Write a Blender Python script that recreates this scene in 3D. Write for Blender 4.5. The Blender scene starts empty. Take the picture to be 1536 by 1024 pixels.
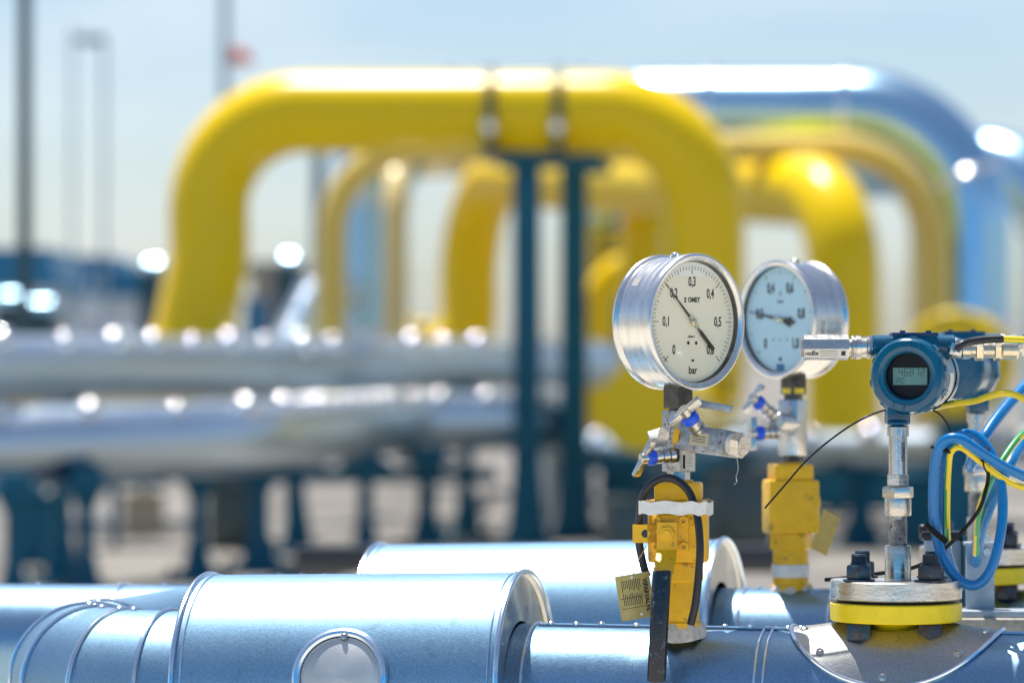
import bpy, bmesh, math, random
from mathutils import Vector, Matrix
random.seed(7)
R = math.radians
scn = bpy.context.scene
COL = scn.collection
F = 5760.0                    # focal length in pixels of the 1536 px wide photograph (135 mm lens)
CAM = Vector((0, 0, 1.5)); PITCH = math.atan(33 / F)

def P(px, py, Y):
    """photo pixel -> world point at depth Y"""
    x = (px - 768) / F; y = (512 - py) / F
    d = Vector((x, math.cos(PITCH) - y * math.sin(PITCH), math.sin(PITCH) + y * math.cos(PITCH)))
    return CAM + d * (Y / d.y)

# ------------------------------------------------------------------ materials
def nt(name):
    m = bpy.data.materials.new(name); m.use_nodes = True
    return m, m.node_tree, m.node_tree.nodes['Principled BSDF']

def noise(t, scale, detail=4, rough=.55, vec=None, stretch=None):
    n = t.nodes.new('ShaderNodeTexNoise'); n.inputs['Scale'].default_value = scale
    n.inputs['Detail'].default_value = detail; n.inputs['Roughness'].default_value = rough
    tc = t.nodes.new('ShaderNodeTexCoord'); o = tc.outputs['Object']
    if stretch:
        mp = t.nodes.new('ShaderNodeMapping'); mp.inputs['Scale'].default_value = stretch
        t.links.new(o, mp.inputs['Vector']); o = mp.outputs['Vector']
    t.links.new(o, n.inputs['Vector'])
    return n.outputs['Fac']

def ramp(t, fac, stops):
    r = t.nodes.new('ShaderNodeValToRGB'); e = r.color_ramp.elements
    while len(e) < len(stops): e.new(.5)
    for i, (p, c) in enumerate(stops):
        e[i].position = p; e[i].color = (c[0], c[1], c[2], 1)
    t.links.new(fac, r.inputs['Fac']); return r.outputs['Color']

def g(v): return (v, v, v)

def mat(name, col, rough=.5, metal=0, var=.12, scale=20, bump=0, bscale=200, rvar=.08, coat=0,
        dirt=None, dirt_at=(.62, .72), dscale=30, stretch=None, spec=None, detail=4):
    m, t, b = nt(name)
    c = Vector(col)
    f = noise(t, scale, detail, stretch=stretch)
    base = ramp(t, f, [(.3, c * (1 - var)), (.7, c * (1 + var * .6))])
    if dirt:
        d = noise(t, dscale, 6, .65)
        dm = ramp(t, d, [(dirt_at[0], g(0)), (dirt_at[1], g(1))])
        mx = t.nodes.new('ShaderNodeMix'); mx.data_type = 'RGBA'
        t.links.new(dm, mx.inputs['Factor']); t.links.new(base, mx.inputs[6]); mx.inputs[7].default_value = (*dirt, 1)
        base = mx.outputs[2]
    t.links.new(base, b.inputs['Base Color'])
    b.inputs['Metallic'].default_value = metal
    rf = noise(t, scale * 1.7, 5, stretch=stretch)
    rr = ramp(t, rf, [(.3, g(max(.02, rough - rvar))), (.7, g(rough + rvar))])
    t.links.new(rr, b.inputs['Roughness'])
    if coat: b.inputs['Coat Weight'].default_value = coat; b.inputs['Coat Roughness'].default_value = .08
    if spec is not None: b.inputs['Specular IOR Level'].default_value = spec
    if bump:
        bf = noise(t, bscale, 3)
        bn = t.nodes.new('ShaderNodeBump'); bn.inputs['Strength'].default_value = bump; bn.inputs['Distance'].default_value = .001
        t.links.new(bf, bn.inputs['Height']); t.links.new(bn.outputs['Normal'], b.inputs['Normal'])
    return m

M = {}
def clad_mat(name, col, rough, dent=.35):
    m, t, b = nt(name); c = Vector(col); L = t.links
    def mulc(a, bb):
        mx = t.nodes.new('ShaderNodeMix'); mx.data_type = 'RGBA'; mx.blend_type = 'MULTIPLY'; mx.inputs['Factor'].default_value = 1
        L.new(a, mx.inputs[6]); L.new(bb, mx.inputs[7]); return mx.outputs[2]
    base = ramp(t, noise(t, 480, 2, .6), [(.32, c * .84), (.68, c * 1.14)])
    base = mulc(base, ramp(t, noise(t, 11, 5, .6), [(.3, g(.90)), (.62, g(1.0))]))
    st = ramp(t, noise(t, 38, 6, .7, stretch=(1, 1, .35)), [(.60, g(1)), (.72, (.80, .78, .74))])
    base = mulc(base, st)
    L.new(base, b.inputs['Base Color']); b.inputs['Metallic'].default_value = 1
    sc = noise(t, 26, 3, .5, stretch=(1.2, 30, 30)); sc2 = noise(t, 7, 4)
    rr = ramp(t, sc, [(.30, g(rough - .07)), (.5, g(rough)), (.72, g(rough + .05))])
    L.new(rr, b.inputs['Roughness'])
    b1 = t.nodes.new('ShaderNodeBump'); b1.inputs['Strength'].default_value = dent; b1.inputs['Distance'].default_value = .004
    L.new(noise(t, 5.5, 2, .4), b1.inputs['Height'])
    b2 = t.nodes.new('ShaderNodeBump'); b2.inputs['Strength'].default_value = .16; b2.inputs['Distance'].default_value = .001
    L.new(noise(t, 900, 2), b2.inputs['Height']); L.new(b1.outputs['Normal'], b2.inputs['Normal'])
    L.new(b2.outputs['Normal'], b.inputs['Normal'])
    return m
M['clad'] = clad_mat('aluminium_cladding', (.21, .36, .50), .47)  # neutral metal; the blue of its reflections is tinted into the base colour
M['saddle'] = clad_mat('saddle_sheet', (.42, .42, .41), .42, .9)
M['clad_thin'] = clad_mat('aluminium_sleeve', (.22, .37, .52), .37, .5)  # same reflected blue tinted into the base colour
M['clad_old'] = mat('dull_cladding', (.60, .62, .62), .52, 1, .14, 14, bump=.2, bscale=500)
M['bead'] = mat('rolled_bead', (.66, .76, .86), .20, 1, .05, 30, rvar=.03)
M['cap_sheet'] = mat('end_cap_sheet', (.62, .61, .57), .30, 1, .12, 10, bump=.6, bscale=25)
M['far_clad'] = mat('far_cladding', (.42, .66, .84), .24, 1, .08, .6, rvar=.04)  # silver metal with reflected sky blue mixed into its colour
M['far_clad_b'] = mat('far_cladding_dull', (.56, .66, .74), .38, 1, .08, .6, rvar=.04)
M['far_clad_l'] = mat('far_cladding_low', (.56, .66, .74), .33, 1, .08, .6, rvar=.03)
M['golden'] = mat('golden_pipe_paint', (.86, .62, .13), .3, 0, .06, .5)
M['pale_yellow'] = mat('pale_yellow_paint', (.82, .66, .30), .3, 0, .06, .5)
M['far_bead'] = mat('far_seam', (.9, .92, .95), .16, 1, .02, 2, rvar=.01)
M['far_yellow'] = mat('yellow_pipe_paint', (.93, .63, .0), .27, 0, .05, .5, rvar=.04, spec=.32)
M['yellow'] = mat('yellow_valve_paint', (.88, .48, .002), .38, 0, .10, 60, bump=.25, bscale=260, rvar=.08,
                  dirt=(.17, .085, .02), dirt_at=(.585, .70), dscale=45)
M['yellow_flange'] = mat('yellow_flange_paint', (.88, .66, .002), .36, 0, .08, 60, bump=.2, bscale=200,
                  dirt=(.22, .14, .03), dirt_at=(.60, .72), dscale=40)
M['post'] = mat('dark_teal_steel', (.010, .125, .20), .5, 0, .15, 3, spec=.25)
M['strap'] = mat('dark_strap', (.10, .12, .11), .35, .6, .1, 3)
M['steel'] = mat('stainless_steel', (.60, .585, .55), .24, 1, .16, 60, bump=.12, bscale=500, rvar=.07)
M['steel_mach'] = mat('machined_steel', (.66, .62, .55), .30, 1, .22, 30, bump=.3, bscale=300, stretch=(1, 1, 8))
M['steel_dull'] = mat('dull_steel_block', (.42, .42, .41), .40, .9, .35, 90, bump=.5, bscale=420, dirt=(.06, .055, .05), dirt_at=(.55, .66), dscale=160)
M['steel_dark'] = mat('dark_threaded_steel', (.10, .095, .085), .42, .8, .35, 80, bump=.4, bscale=300)
M['case'] = mat('gauge_case_steel', (.70, .70, .69), .26, 1, .12, 22, bump=.10, bscale=700, rvar=.07, stretch=(1, 6, 1))
M['bolt'] = mat('blued_bolt_steel', (.035, .075, .11), .40, .55, .3, 120, bump=.4, bscale=300, dirt=(.10, .045, .02), dirt_at=(.56, .66), dscale=90)
M['rust_bolt'] = mat('rusty_bolt_steel', (.05, .065, .085), .5, .5, .4, 120, bump=.5, bscale=300, dirt=(.13, .05, .02), dirt_at=(.52, .66), dscale=90)
M['black_rubber'] = mat('black_rubber', (.012, .014, .02), .42, 0, .2, 120, bump=.2, bscale=400)
M['sleeve'] = mat('black_grip_sleeve', (.006, .011, .022), .30, 0, .2, 120, bump=.2, bscale=400, dirt=(.07, .12, .16), dirt_at=(.57, .66), dscale=140)
M['black'] = mat('black_plastic', (.006, .006, .008), .5, spec=.25)
M['ink'] = mat('dial_ink', (.012, .014, .02), .6)
M['needle'] = mat('needle_black', (.02, .018, .012), .4)
M['blue_plastic'] = mat('bright_blue_plastic', (.01, .10, .75), .35)
M['trans_blue'] = mat('transmitter_blue_paint', (.0, .085, .165), .22, 0, .12, 50, bump=.12, bscale=250, coat=.2,
                       dirt=(.01, .17, .30), dirt_at=(.62, .8), dscale=60)
M['trans_dark'] = mat('transmitter_dark_blue', (.004, .045, .13), .35, 0, .12, 50)
M['cable_blue'] = mat('blue_cable_jacket', (.0, .17, .46), .30, 0, .08, 40)
M['cable_yellow'] = mat('earth_wire_yellow', (.85, .62, .02), .35, 0, .05, 40)
M['cable_green'] = mat('earth_wire_green', (.05, .36, .10), .35, 0, .05, 40)
M['dial'] = mat('dial_face_warm', (.95, .92, .83), .55, 0, .02, 20)
M['dial2'] = mat('dial_face_cool', (.72, .84, .86), .55, 0, .02, 20)
M['dial_wall'] = mat('dial_inner_wall', (.05, .05, .04), .4)
M['brass_tag'] = mat('brass_tag', (.50, .40, .15), .42, .75, .15, 80, bump=.3, bscale=300)
M['brass'] = mat('nickel_brass', (.72, .64, .48), .26, 1, .14, 80)
M['tape'] = mat('white_tape', (.75, .74, .68), .4, 0, .12, 90, bump=.3, bscale=200)
M['putty'] = mat('sealant_putty', (.62, .57, .48), .7, 0, .25, 150, bump=.8, bscale=160)
M['label'] = mat('paper_label', (.72, .70, .62), .5, 0, .06, 60)
M['tan_label'] = mat('tan_label', (.60, .50, .32), .45, .2, .08, 60)
M['galv'] = mat('galvanised_sheet', (.42, .47, .52), .5, .55, .18, 35, bump=.2, bscale=90)
M['concrete'] = mat('concrete', (.38, .36, .30), .85, 0, .3, 60, bump=.8, bscale=160, dirt=(.18, .15, .10), dirt_at=(.58, .68), dscale=25)
M['lcd'] = mat('lcd_screen', (.14, .30, .27), .35, 0, .05, 20)
M['white_far'] = mat('white_wall_panel', (.82, .84, .84), .6, 0, .08, .4)
M['blue_far'] = mat('blue_roof_sheet', (.01, .19, .36), .4, 0, .15, .3)
M['tan_far'] = mat('tan_wall', (.42, .38, .31), .7, 0, .15, .3)
M['window_far'] = mat('far_window', (.03, .05, .07), .1)
M['pole_pale'] = mat('pale_pole', (.42, .52, .57), .4, .2, .1, 2)
M['pole'] = mat('grey_pole', (.20, .30, .36), .4, .3, .1, 2)
M['pole_dark'] = mat('dark_pole', (.03, .085, .11), .4, .2, .1, 2)
M['red'] = mat('windsock_red', (.80, .12, .06), .6)
M['leaf'] = mat('shrub_leaf', (.045, .075, .03), .7, 0, .5, 3)
M['bark'] = mat('bark', (.12, .09, .06), .8)
M['lens'] = mat('lamp_lens', (.8, .85, .9), .15)

def ground_mat():
    m, t, b = nt('pale_gravel_ground')
    f = noise(t, .35, 8, .6); f2 = noise(t, 30, 5, .7)
    a = ramp(t, f, [(.35, (.14, .13, .115)), (.65, (.31, .29, .26))])
    s = ramp(t, f2, [(.35, g(.6)), (.65, g(1.1))])
    mx = t.nodes.new('ShaderNodeMix'); mx.data_type = 'RGBA'; mx.blend_type = 'MULTIPLY'; mx.inputs['Factor'].default_value = 1
    t.links.new(a, mx.inputs[6]); t.links.new(s, mx.inputs[7]); t.links.new(mx.outputs[2], b.inputs['Base Color'])
    b.inputs['Roughness'].default_value = .9
    return m
M['ground'] = ground_mat()
M['slab'] = mat('bounce_concrete', (.62, .56, .46), .8, 0, .15, 1.5)  # kept pale so the added slab bounces light upward

def clear(name, tint, gloss, ior=1.5):
    m, t, b = nt(name); t.nodes.remove(b)
    out = t.nodes['Material Output']
    tr = t.nodes.new('ShaderNodeBsdfTransparent'); tr.inputs['Color'].default_value = (*tint, 1)
    gl = t.nodes.new('ShaderNodeBsdfGlossy'); gl.inputs['Roughness'].default_value = .02
    mx = t.nodes.new('ShaderNodeMixShader')
    if gloss:                     # Schlick reflectance, the same from both sides of the pane
        f0 = ((ior - 1) / (ior + 1)) ** 2
        ge = t.nodes.new('ShaderNodeNewGeometry'); dt = t.nodes.new('ShaderNodeVectorMath'); dt.operation = 'DOT_PRODUCT'
        t.links.new(ge.outputs['Normal'], dt.inputs[0]); t.links.new(ge.outputs['Incoming'], dt.inputs[1])
        def mth(op, a, bb=None, c=None):
            n = t.nodes.new('ShaderNodeMath'); n.operation = op
            for k, v in enumerate((a, bb, c)):
                if v is None: continue
                if isinstance(v, (int, float)): n.inputs[k].default_value = v
                else: t.links.new(v, n.inputs[k])
            return n.outputs[0]
        q = mth('POWER', mth('SUBTRACT', 1.0, mth('ABSOLUTE', dt.outputs['Value'])), 5.0)
        t.links.new(mth('MULTIPLY_ADD', q, 1 - f0, f0), mx.inputs['Fac'])
    else: mx.inputs['Fac'].default_value = 0
    t.links.new(tr.outputs[0], mx.inputs[1]); t.links.new(gl.outputs[0], mx.inputs[2])
    t.links.new(mx.outputs[0], out.inputs['Surface'])
    return m
M['glass'] = clear('gauge_glass', (.97, .98, .98), True)
M['glass_dim'] = clear('coated_window_glass', (.98, .98, .98), True, 1.15)
M['glass_b'] = clear('gauge_glass_bluish', (.86, .95, .98), True)
M['glycerine'] = clear('glycerine_fill', (1.0, .985, .94), False)

# ------------------------------------------------------------------ mesh builder
class MB:
    def __init__(s): s.bm = bmesh.new(); s.mi = 0
    def _v(s, pts): return [s.bm.verts.new(p) for p in pts]
    def face(s, vs):
        try:
            f = s.bm.faces.new(vs); f.material_index = s.mi; return f
        except ValueError: return None
    def grid(s, rows, closed=False, capped=False):
        R_ = [s._v(r) for r in rows]; n = len(R_[0])
        for a, b in zip(R_, R_[1:]):
            for i in range(n if closed else n - 1):
                j = (i + 1) % n
                s.face([a[i], a[j], b[j], b[i]])
        if capped: s.face(R_[0][::-1]); s.face(R_[-1])
        return s
    def box(s, c, size, rot=None, bev=0):
        m = Matrix.Translation(c) @ (rot if rot else Matrix())
        x, y, z = [k / 2 for k in size]
        if not bev:
            v = s._v([m @ Vector((a * x, b * y, e * z)) for a in (-1, 1) for b in (-1, 1) for e in (-1, 1)])
            for f in ((0, 1, 3, 2), (4, 6, 7, 5), (0, 4, 5, 1), (2, 3, 7, 6), (0, 2, 6, 4), (1, 5, 7, 3)):
                s.face([v[i] for i in f])
            return s
        tb = bmesh.new(); bmesh.ops.create_cube(tb, size=1)
        for v in tb.verts: v.co = Vector((v.co.x * size[0], v.co.y * size[1], v.co.z * size[2]))
        bmesh.ops.bevel(tb, geom=tb.edges[:], offset=bev, segments=2, affect='EDGES', profile=.6)
        s._merge(tb, m); return s
    def _merge(s, tb, m):
        mp = {v: s.bm.verts.new(m @ v.co) for v in tb.verts}
        for f in tb.faces: s.face([mp[v] for v in f.verts])
        tb.free()
    def lathe(s, prof, m=None, n=48):
        """profile (r, t) revolved about local -Y axis direction: point = (r cos, -t, r sin)"""
        m = m or Matrix(); rows = []
        for r, t in prof:
            r = max(r, 1e-5)
            rows.append([m @ Vector((r * math.cos(2 * math.pi * i / n), -t, r * math.sin(2 * math.pi * i / n))) for i in range(n)])
        return s.grid(rows, closed=True)
    def turn(s, prof, p0, p1, n=40, tw=0):
        """profile (r, f) revolved about the line p0 -> p1, f in metres from p0"""
        p0 = Vector(p0); ax = (Vector(p1) - p0).normalized()
        u = ax.orthogonal().normalized() if abs(ax.z) < .99 else Vector((1, 0, 0)); u = (u - ax * u.dot(ax)).normalized(); w = ax.cross(u)
        rows = []
        for r, t in prof:
            r = max(r, 1e-5)
            rows.append([p0 + ax * t + (u * math.cos(2 * math.pi * i / n + tw) + w * math.sin(2 * math.pi * i / n + tw)) * r for i in range(n)])
        return s.grid(rows, closed=True)
    def cyl(s, p0, p1, r, r1=None, n=32, bev=0, tw=0):
        L = (Vector(p1) - Vector(p0)).length; r1 = r if r1 is None else r1
        b = min(bev, L * .4, r * .4)
        if b: pr = [(0, 0), (r - b, 0), (r, b), (r1, L - b), (r1 - b, L), (0, L)]
        else: pr = [(0, 0), (r, 0), (r1, L), (0, L)]
        return s.turn(pr, p0, p1, n, tw)
    def tube(s, pts, r, n=12, caps=True, closed=False, sect=None):
        pts = [Vector(p) for p in pts]; rows = []; N = len(pts)
        tans = []
        for i in range(N):
            a = pts[(i - 1) % N] if closed or i else pts[0]; b = pts[(i + 1) % N] if closed or i < N - 1 else pts[-1]
            tans.append((b - a).normalized())
        up = tans[0].orthogonal().normalized()
        for i in range(N):
            t = tans[i]; up = (up - t * up.dot(t)).normalized(); w = t.cross(up)
            rr = r[i] if isinstance(r, (list, tuple)) else r
            rows.append([pts[i] + (up * math.cos(2 * math.pi * k / n) + w * math.sin(2 * math.pi * k / n)) * rr for k in range(n)])
        if closed: rows.append(rows[0])
        R_ = [s._v(q) for q in rows]
        for j, (a, b) in enumerate(zip(R_, R_[1:])):
            for i in range(n):
                k = (i + 1) % n
                f = s.face([a[i], a[k], b[k], b[i]])
                if f and sect: f.material_index = sect(i, j, n)
        if caps and not closed: s.face(R_[0][::-1]); s.face(R_[-1])
        return s
    def prism(s, poly, thick, m):
        """poly (x, z) in local plane facing -Y, thickness towards +Y"""
        a = s._v([m @ Vector((x, 0, z)) for x, z in poly]); b = s._v([m @ Vector((x, thick, z)) for x, z in poly])
        s.face(a); s.face(b[::-1])
        for i in range(len(poly)):
            j = (i + 1) % len(poly); s.face([a[j], a[i], b[i], b[j]])
        return s
    def text(s, body, size, m, sx=1.0, bold=0):
        cu = bpy.data.curves.new('t', 'FONT'); cu.body = body; cu.size = size; cu.align_x = 'CENTER'; cu.align_y = 'CENTER'
        cu.offset = bold; cu.extrude = .00008; cu.resolution_u = 3
        o = bpy.data.objects.new('t', cu); COL.objects.link(o)
        dg = bpy.context.evaluated_depsgraph_get()
        me = bpy.data.meshes.new_from_object(o.evaluated_get(dg))
        tb = bmesh.new(); tb.from_mesh(me)
        s._merge(tb, m @ Matrix.Rotation(R(90), 4, 'X') @ Matrix.Diagonal((sx, 1, 1, 1)))
        bpy.data.objects.remove(o); bpy.data.curves.remove(cu); bpy.data.meshes.remove(me)
        return s
    def build(s, name, m, parent=None, flat=False, angle=35):
        bm = s.bm
        if not flat: bmesh.ops.recalc_face_normals(bm, faces=bm.faces[:])
        lim = R(angle)
        for f in bm.faces: f.smooth = True
        for e in bm.edges:
            if len(e.link_faces) == 2 and e.calc_face_angle(0) > lim: e.smooth = False
        off = Vector((0, 0, 0))
        if parent is None and bm.verts:
            xs = [v.co for v in bm.verts]
            off = Vector(((min(v.x for v in xs) + max(v.x for v in xs)) / 2, (min(v.y for v in xs) + max(v.y for v in xs)) / 2, min(v.z for v in xs)))
            for v in bm.verts: v.co -= off
        me = bpy.data.meshes.new(name); bm.to_mesh(me); bm.free()
        for k in (m if isinstance(m, (list, tuple)) else [m]): me.materials.append(M[k] if isinstance(k, str) else k)
        o = bpy.data.objects.new(name, me); COL.objects.link(o); o.location = off
        if parent: o.parent = parent
        return o

def tag(o, label, cat, group=None):
    o['label'] = label; o['category'] = cat
    if group: o['group'] = group
    return o
def thing(name, loc, label, cat, rz=0, group=None):
    e = bpy.data.objects.new(name, None); COL.objects.link(e); e.location = loc; e.rotation_euler.z = rz
    e.empty_display_size = .05
    return tag(e, label, cat, group)
def copy_tree(o, parent=None):
    c = o.copy(); COL.objects.link(c); c.parent = parent
    for ch in [x for x in ALL(o)]: copy_tree(ch, c)
    return c
def ALL(o): return list(o.children)

def catmull(pts, k=8):
    pts = [Vector(p) for p in pts]; q = [pts[0] * 2 - pts[1]] + pts + [pts[-1] * 2 - pts[-2]]; out = []
    for i in range(1, len(q) - 2):
        a, b, c, d = q[i - 1:i + 3]
        for j in range(k):
            t = j / k
            out.append(.5 * ((2 * b) + (c - a) * t + (2 * a - 5 * b + 4 * c - d) * t * t + (3 * b - a - 3 * c + d) * t ** 3))
    out.append(pts[-1]); return out

def fillet(pts, rads, seg=18):
    pts = [Vector(p) for p in pts]; out = [pts[0]]
    for i in range(1, len(pts) - 1):
        a = (pts[i - 1] - pts[i]).normalized(); b = (pts[i + 1] - pts[i]).normalized()
        ang = a.angle(b); r = rads[i - 1]; d = r / math.tan(ang / 2)
        c = pts[i] + (a + b).normalized() * (r / math.sin(ang / 2))
        s0 = pts[i] + a * d; s1 = pts[i] + b * d; v0 = s0 - c; v1 = s1 - c; tot = v0.angle(v1)
        ax = v0.cross(v1).normalized()
        for k in range(seg + 1): out.append(c + Matrix.Rotation(tot * k / seg, 3, ax) @ v0)
    out.append(pts[-1]); return out

def ring(mb, c, ax, R0, r, n=64, m=8, arc=None):
    ax = Vector(ax).normalized(); u = ax.orthogonal().normalized(); w = ax.cross(u)
    pts = [Vector(c) + (u * math.cos(2 * math.pi * i / n) + w * math.sin(2 * math.pi * i / n)) * R0 for i in range(n)]
    return mb.tube(pts, r, m, closed=True)

# ------------------------------------------------------------------ setting
def struct(o): o['kind'] = 'structure'; return o
mb = MB(); mb.grid([[Vector((x, y, 0)) for x in (-400, -30, 30, 400)] for y in (-200, 0, 60, 700)])
struct(mb.build('ground', 'ground'))
mb = MB(); mb.box((0, 2, .004), (30, 22, .012)); struct(mb.build('bounce_pavement', 'slab'))  # unseen pale slab, added to bounce sunlight onto the gauge dials
mb = MB(); mb.box((0, 42, .10), (60, 52, .2)); struct(mb.build('platform', 'ground'))

# ================================================================== FOREGROUND PIPES
TA = math.tan(R(15))
def xa(px, X0, Y0):            # intersection of the view ray column with the line Y = Y0 - TA (X - X0)
    k = (px - 768) / F
    return (Y0 + TA * X0) / (1 + TA * k)
def YA(px): return xa(px, .205, 4.5)
def YB(px): return xa(px, .33, 5.18)
def A(px, py): return P(px, py, YA(px))
def B(px, py): return P(px, py, YB(px))
AX = Vector((math.cos(R(15)), -math.sin(R(15)), 0))

def drum(parent, c0, c1, rad, inner, jname='jacket'):
    """large insulation jacket between c0 and c1 with rolled rims and end caps"""
    ax = (c1 - c0).normalized(); L = (c1 - c0).length
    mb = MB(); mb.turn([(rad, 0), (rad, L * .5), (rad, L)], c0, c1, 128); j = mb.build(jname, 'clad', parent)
    for c, nm in ((c0, 'rim'), (c1, 'rim')):
        mb = MB(); ring(mb, c, ax, rad + .001, .0034, 128, 10)
        ring(mb, c + ax * (.0105 if c is c0 else -.0105), ax, rad + .0002, .0012, 128, 6)
        mb.build(nm, 'bead', j)
    for c, sg in ((c0, 1), (c1, -1)):
        mb = MB(); rows = []
        for k, q in enumerate((1.0, .97, .85, .7, inner / rad)):
            rows.append([])
            for i in range(96):
                a = 2 * math.pi * i / 96
                u = ax.orthogonal().normalized(); w = ax.cross(u)
                wob = .0016 * math.sin(a * 11 + k) * (k in (2, 3))
                rows[-1].append(c + ax * (sg * (.006 if k else .001) + wob) + (u * math.cos(a) + w * math.sin(a)) * rad * q)
        mb.grid(rows, closed=True); mb.build('end_cap', 'cap_sheet', j)
    return j

def screw(mb, p, nrm, r=.0032):
    p = Vector(p); nrm = Vector(nrm).normalized()
    mb.turn([(r * 1.25, -.0005), (r * 1.25, .0006), (r, .0008), (r * .95, .0022), (r * .5, .0030), (r * .4, .0018), (0, .0018)], p, p + nrm, 14)

# ---- pipe A
pA = thing('insulated_pipe', A(700, 1040) - Vector((0, 0, .18)), 'nearest silver insulated pipe with a fat jacketed section, round inspection plate and lobster-back elbow', 'pipe')
inv = Matrix.Translation(-Vector(pA.location))
def LA(v): return inv @ Vector(v)
a0, a1 = LA(A(316, 1036)), LA(A(790, 1036))
drum(pA, a0, a1, .1405, .083)
ra = .0835
b0, b1 = LA(A(760, 1040)), LA(A(1640, 1060))
axs = (b1 - b0).normalized()
mb = MB(); mb.turn([(ra, 0), (ra, 1)], b0, b1, 96)
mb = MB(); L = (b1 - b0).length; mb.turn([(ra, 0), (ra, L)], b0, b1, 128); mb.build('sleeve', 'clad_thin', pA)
def onA(px, ang, off=0):       # point on the small pipe: ang measured from the front up to the top
    t = (LA(A(px, 1045)) - b0).dot(axs); c = b0 + axs * t
    fr = Vector((axs.y, -axs.x, 0)).normalized(); up = axs.cross(fr) * -1
    if up.z < 0: up = -up
    nrm = fr * math.cos(ang) + up * math.sin(ang)
    return c + nrm * (ra + off), nrm, c
# collar beside the jacket, circumferential beads, long lap seam and its screws
mb = MB()
for px in (806,): ring(mb, onA(px, 0)[2], axs, ra + .001, .0022, 96)
mb.build('band', 'bead', pA)
for px in (1150, 1163):
    mb = MB(); ring(mb, onA(px, 0)[2], axs, ra + .0004, .0019, 96); mb.build('band', 'bead', pA)
mb = MB(); rows = []
for i in range(60):
    px = 812 + i * 12.5; rows.append([onA(px, R(a), o)[0] for a, o in ((96, .0006), (86, .0022), (80.5, .0022), (80, .0004))])
mb.grid(rows); mb.build('lap_seam', 'clad_thin', pA)
for px in (830, 868, 905, 958, 1090, 1128, 1185, 1204): mb = MB(); p, n_, _ = onA(px, R(84 + random.uniform(-2, 2)), .002); screw(mb, p, n_, .0034); mb.build('rivet', 'bead', pA)
mb = MB(); rows = []
for i in range(40):
    px = 812 + i * 9.2; rows.append([onA(px, R(a), .0006)[0] for a in (79.9, 78.6)])
mb.grid(rows); mb.build('seam_gap', 'black', pA)
# saddle plate round the branch
sx, sang = 1346, R(90)
def sad(r, phi, off):
    s = r * math.cos(phi); q = r * math.sin(phi) * .90
    t = (LA(A(sx, 1045)) - b0).dot(axs) + s; c = b0 + axs * t
    fr = Vector((axs.y, -axs.x, 0)).normalized(); up = Vector((0, 0, 1)); up = (up - axs * up.dot(axs)).normalized()
    th = math.pi / 2 + q / ra
    n_ = fr * math.cos(th) + up * math.sin(th)
    return c + n_ * (ra + off), n_
mb = MB(); rows = []
for k, (r, o) in enumerate(((.046, .0125), (.058, .0105), (.075, .0075), (.092, .005), (.108, .0032), (.118, .0028), (.118, .0004))):
    rows.append([sad(r * (1.0 if abs(math.cos(2 * math.pi * i / 96)) < .2 else 1 + .04 * abs(math.cos(2 * math.pi * i / 96))), 2 * math.pi * i / 96, o)[0] for i in range(96)])
mb.grid(rows, closed=True); sd = mb.build('saddle_plate', 'saddle', pA)
mb = MB(); mb.tube([sad(.1175 * (1.0 if abs(math.cos(2 * math.pi * i / 96)) < .2 else 1 + .04 * abs(math.cos(2 * math.pi * i / 96))), 2 * math.pi * i / 96, .003)[0] for i in range(96)], .0026, 8, closed=True)
mb.build('rolled_edge', 'bead', sd)
for phi in (-92, -42, -138, -12, -168, 60, 120):
    mb = MB(); p, n_ = sad(.107, R(phi), .0035); screw(mb, p, n_, .0042); mb.build('screw', 'steel', sd)
# inspection plate on the jacket
c = a0.lerp(a1, .46)
def onJ(s, ang, off):
    ax_ = (a1 - a0).normalized(); fr = Vector((ax_.y, -ax_.x, 0)).normalized(); up = (Vector((0, 0, 1)) - ax_ * ax_.z).normalized()
    n_ = fr * math.cos(ang) + up * math.sin(ang)
    return c + ax_ * s + n_ * (.1405 + off), n_
pj = (LA(A(517, 1036)) - c).dot((a1 - a0).normalized()) + .039; pc = R(11)
def ip(r, phi, off): return onJ(pj + r * math.cos(phi), pc + r * math.sin(phi) / .1405, off)
mb = MB(); rows = [[ip(r, 2 * math.pi * i / 64, o)[0] for i in range(64)] for r, o in ((.0005, .0048), (.02, .0048), (.040, .0048), (.046, .0042), (.048, .003))]
mb.grid(rows, closed=True); pl = mb.build('inspection_plate', 'clad_old', pA)
mb = MB(); mb.tube([ip(.0535, 2 * math.pi * i / 72, .004)[0] for i in range(72)], .0052, 10, closed=True); mb.build('rolled_edge', 'bead', pl)
mb = MB(); p, n_ = ip(.0475, R(88), .006); screw(mb, p, n_, .0036); mb.build('screw', 'steel', pl)
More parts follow.
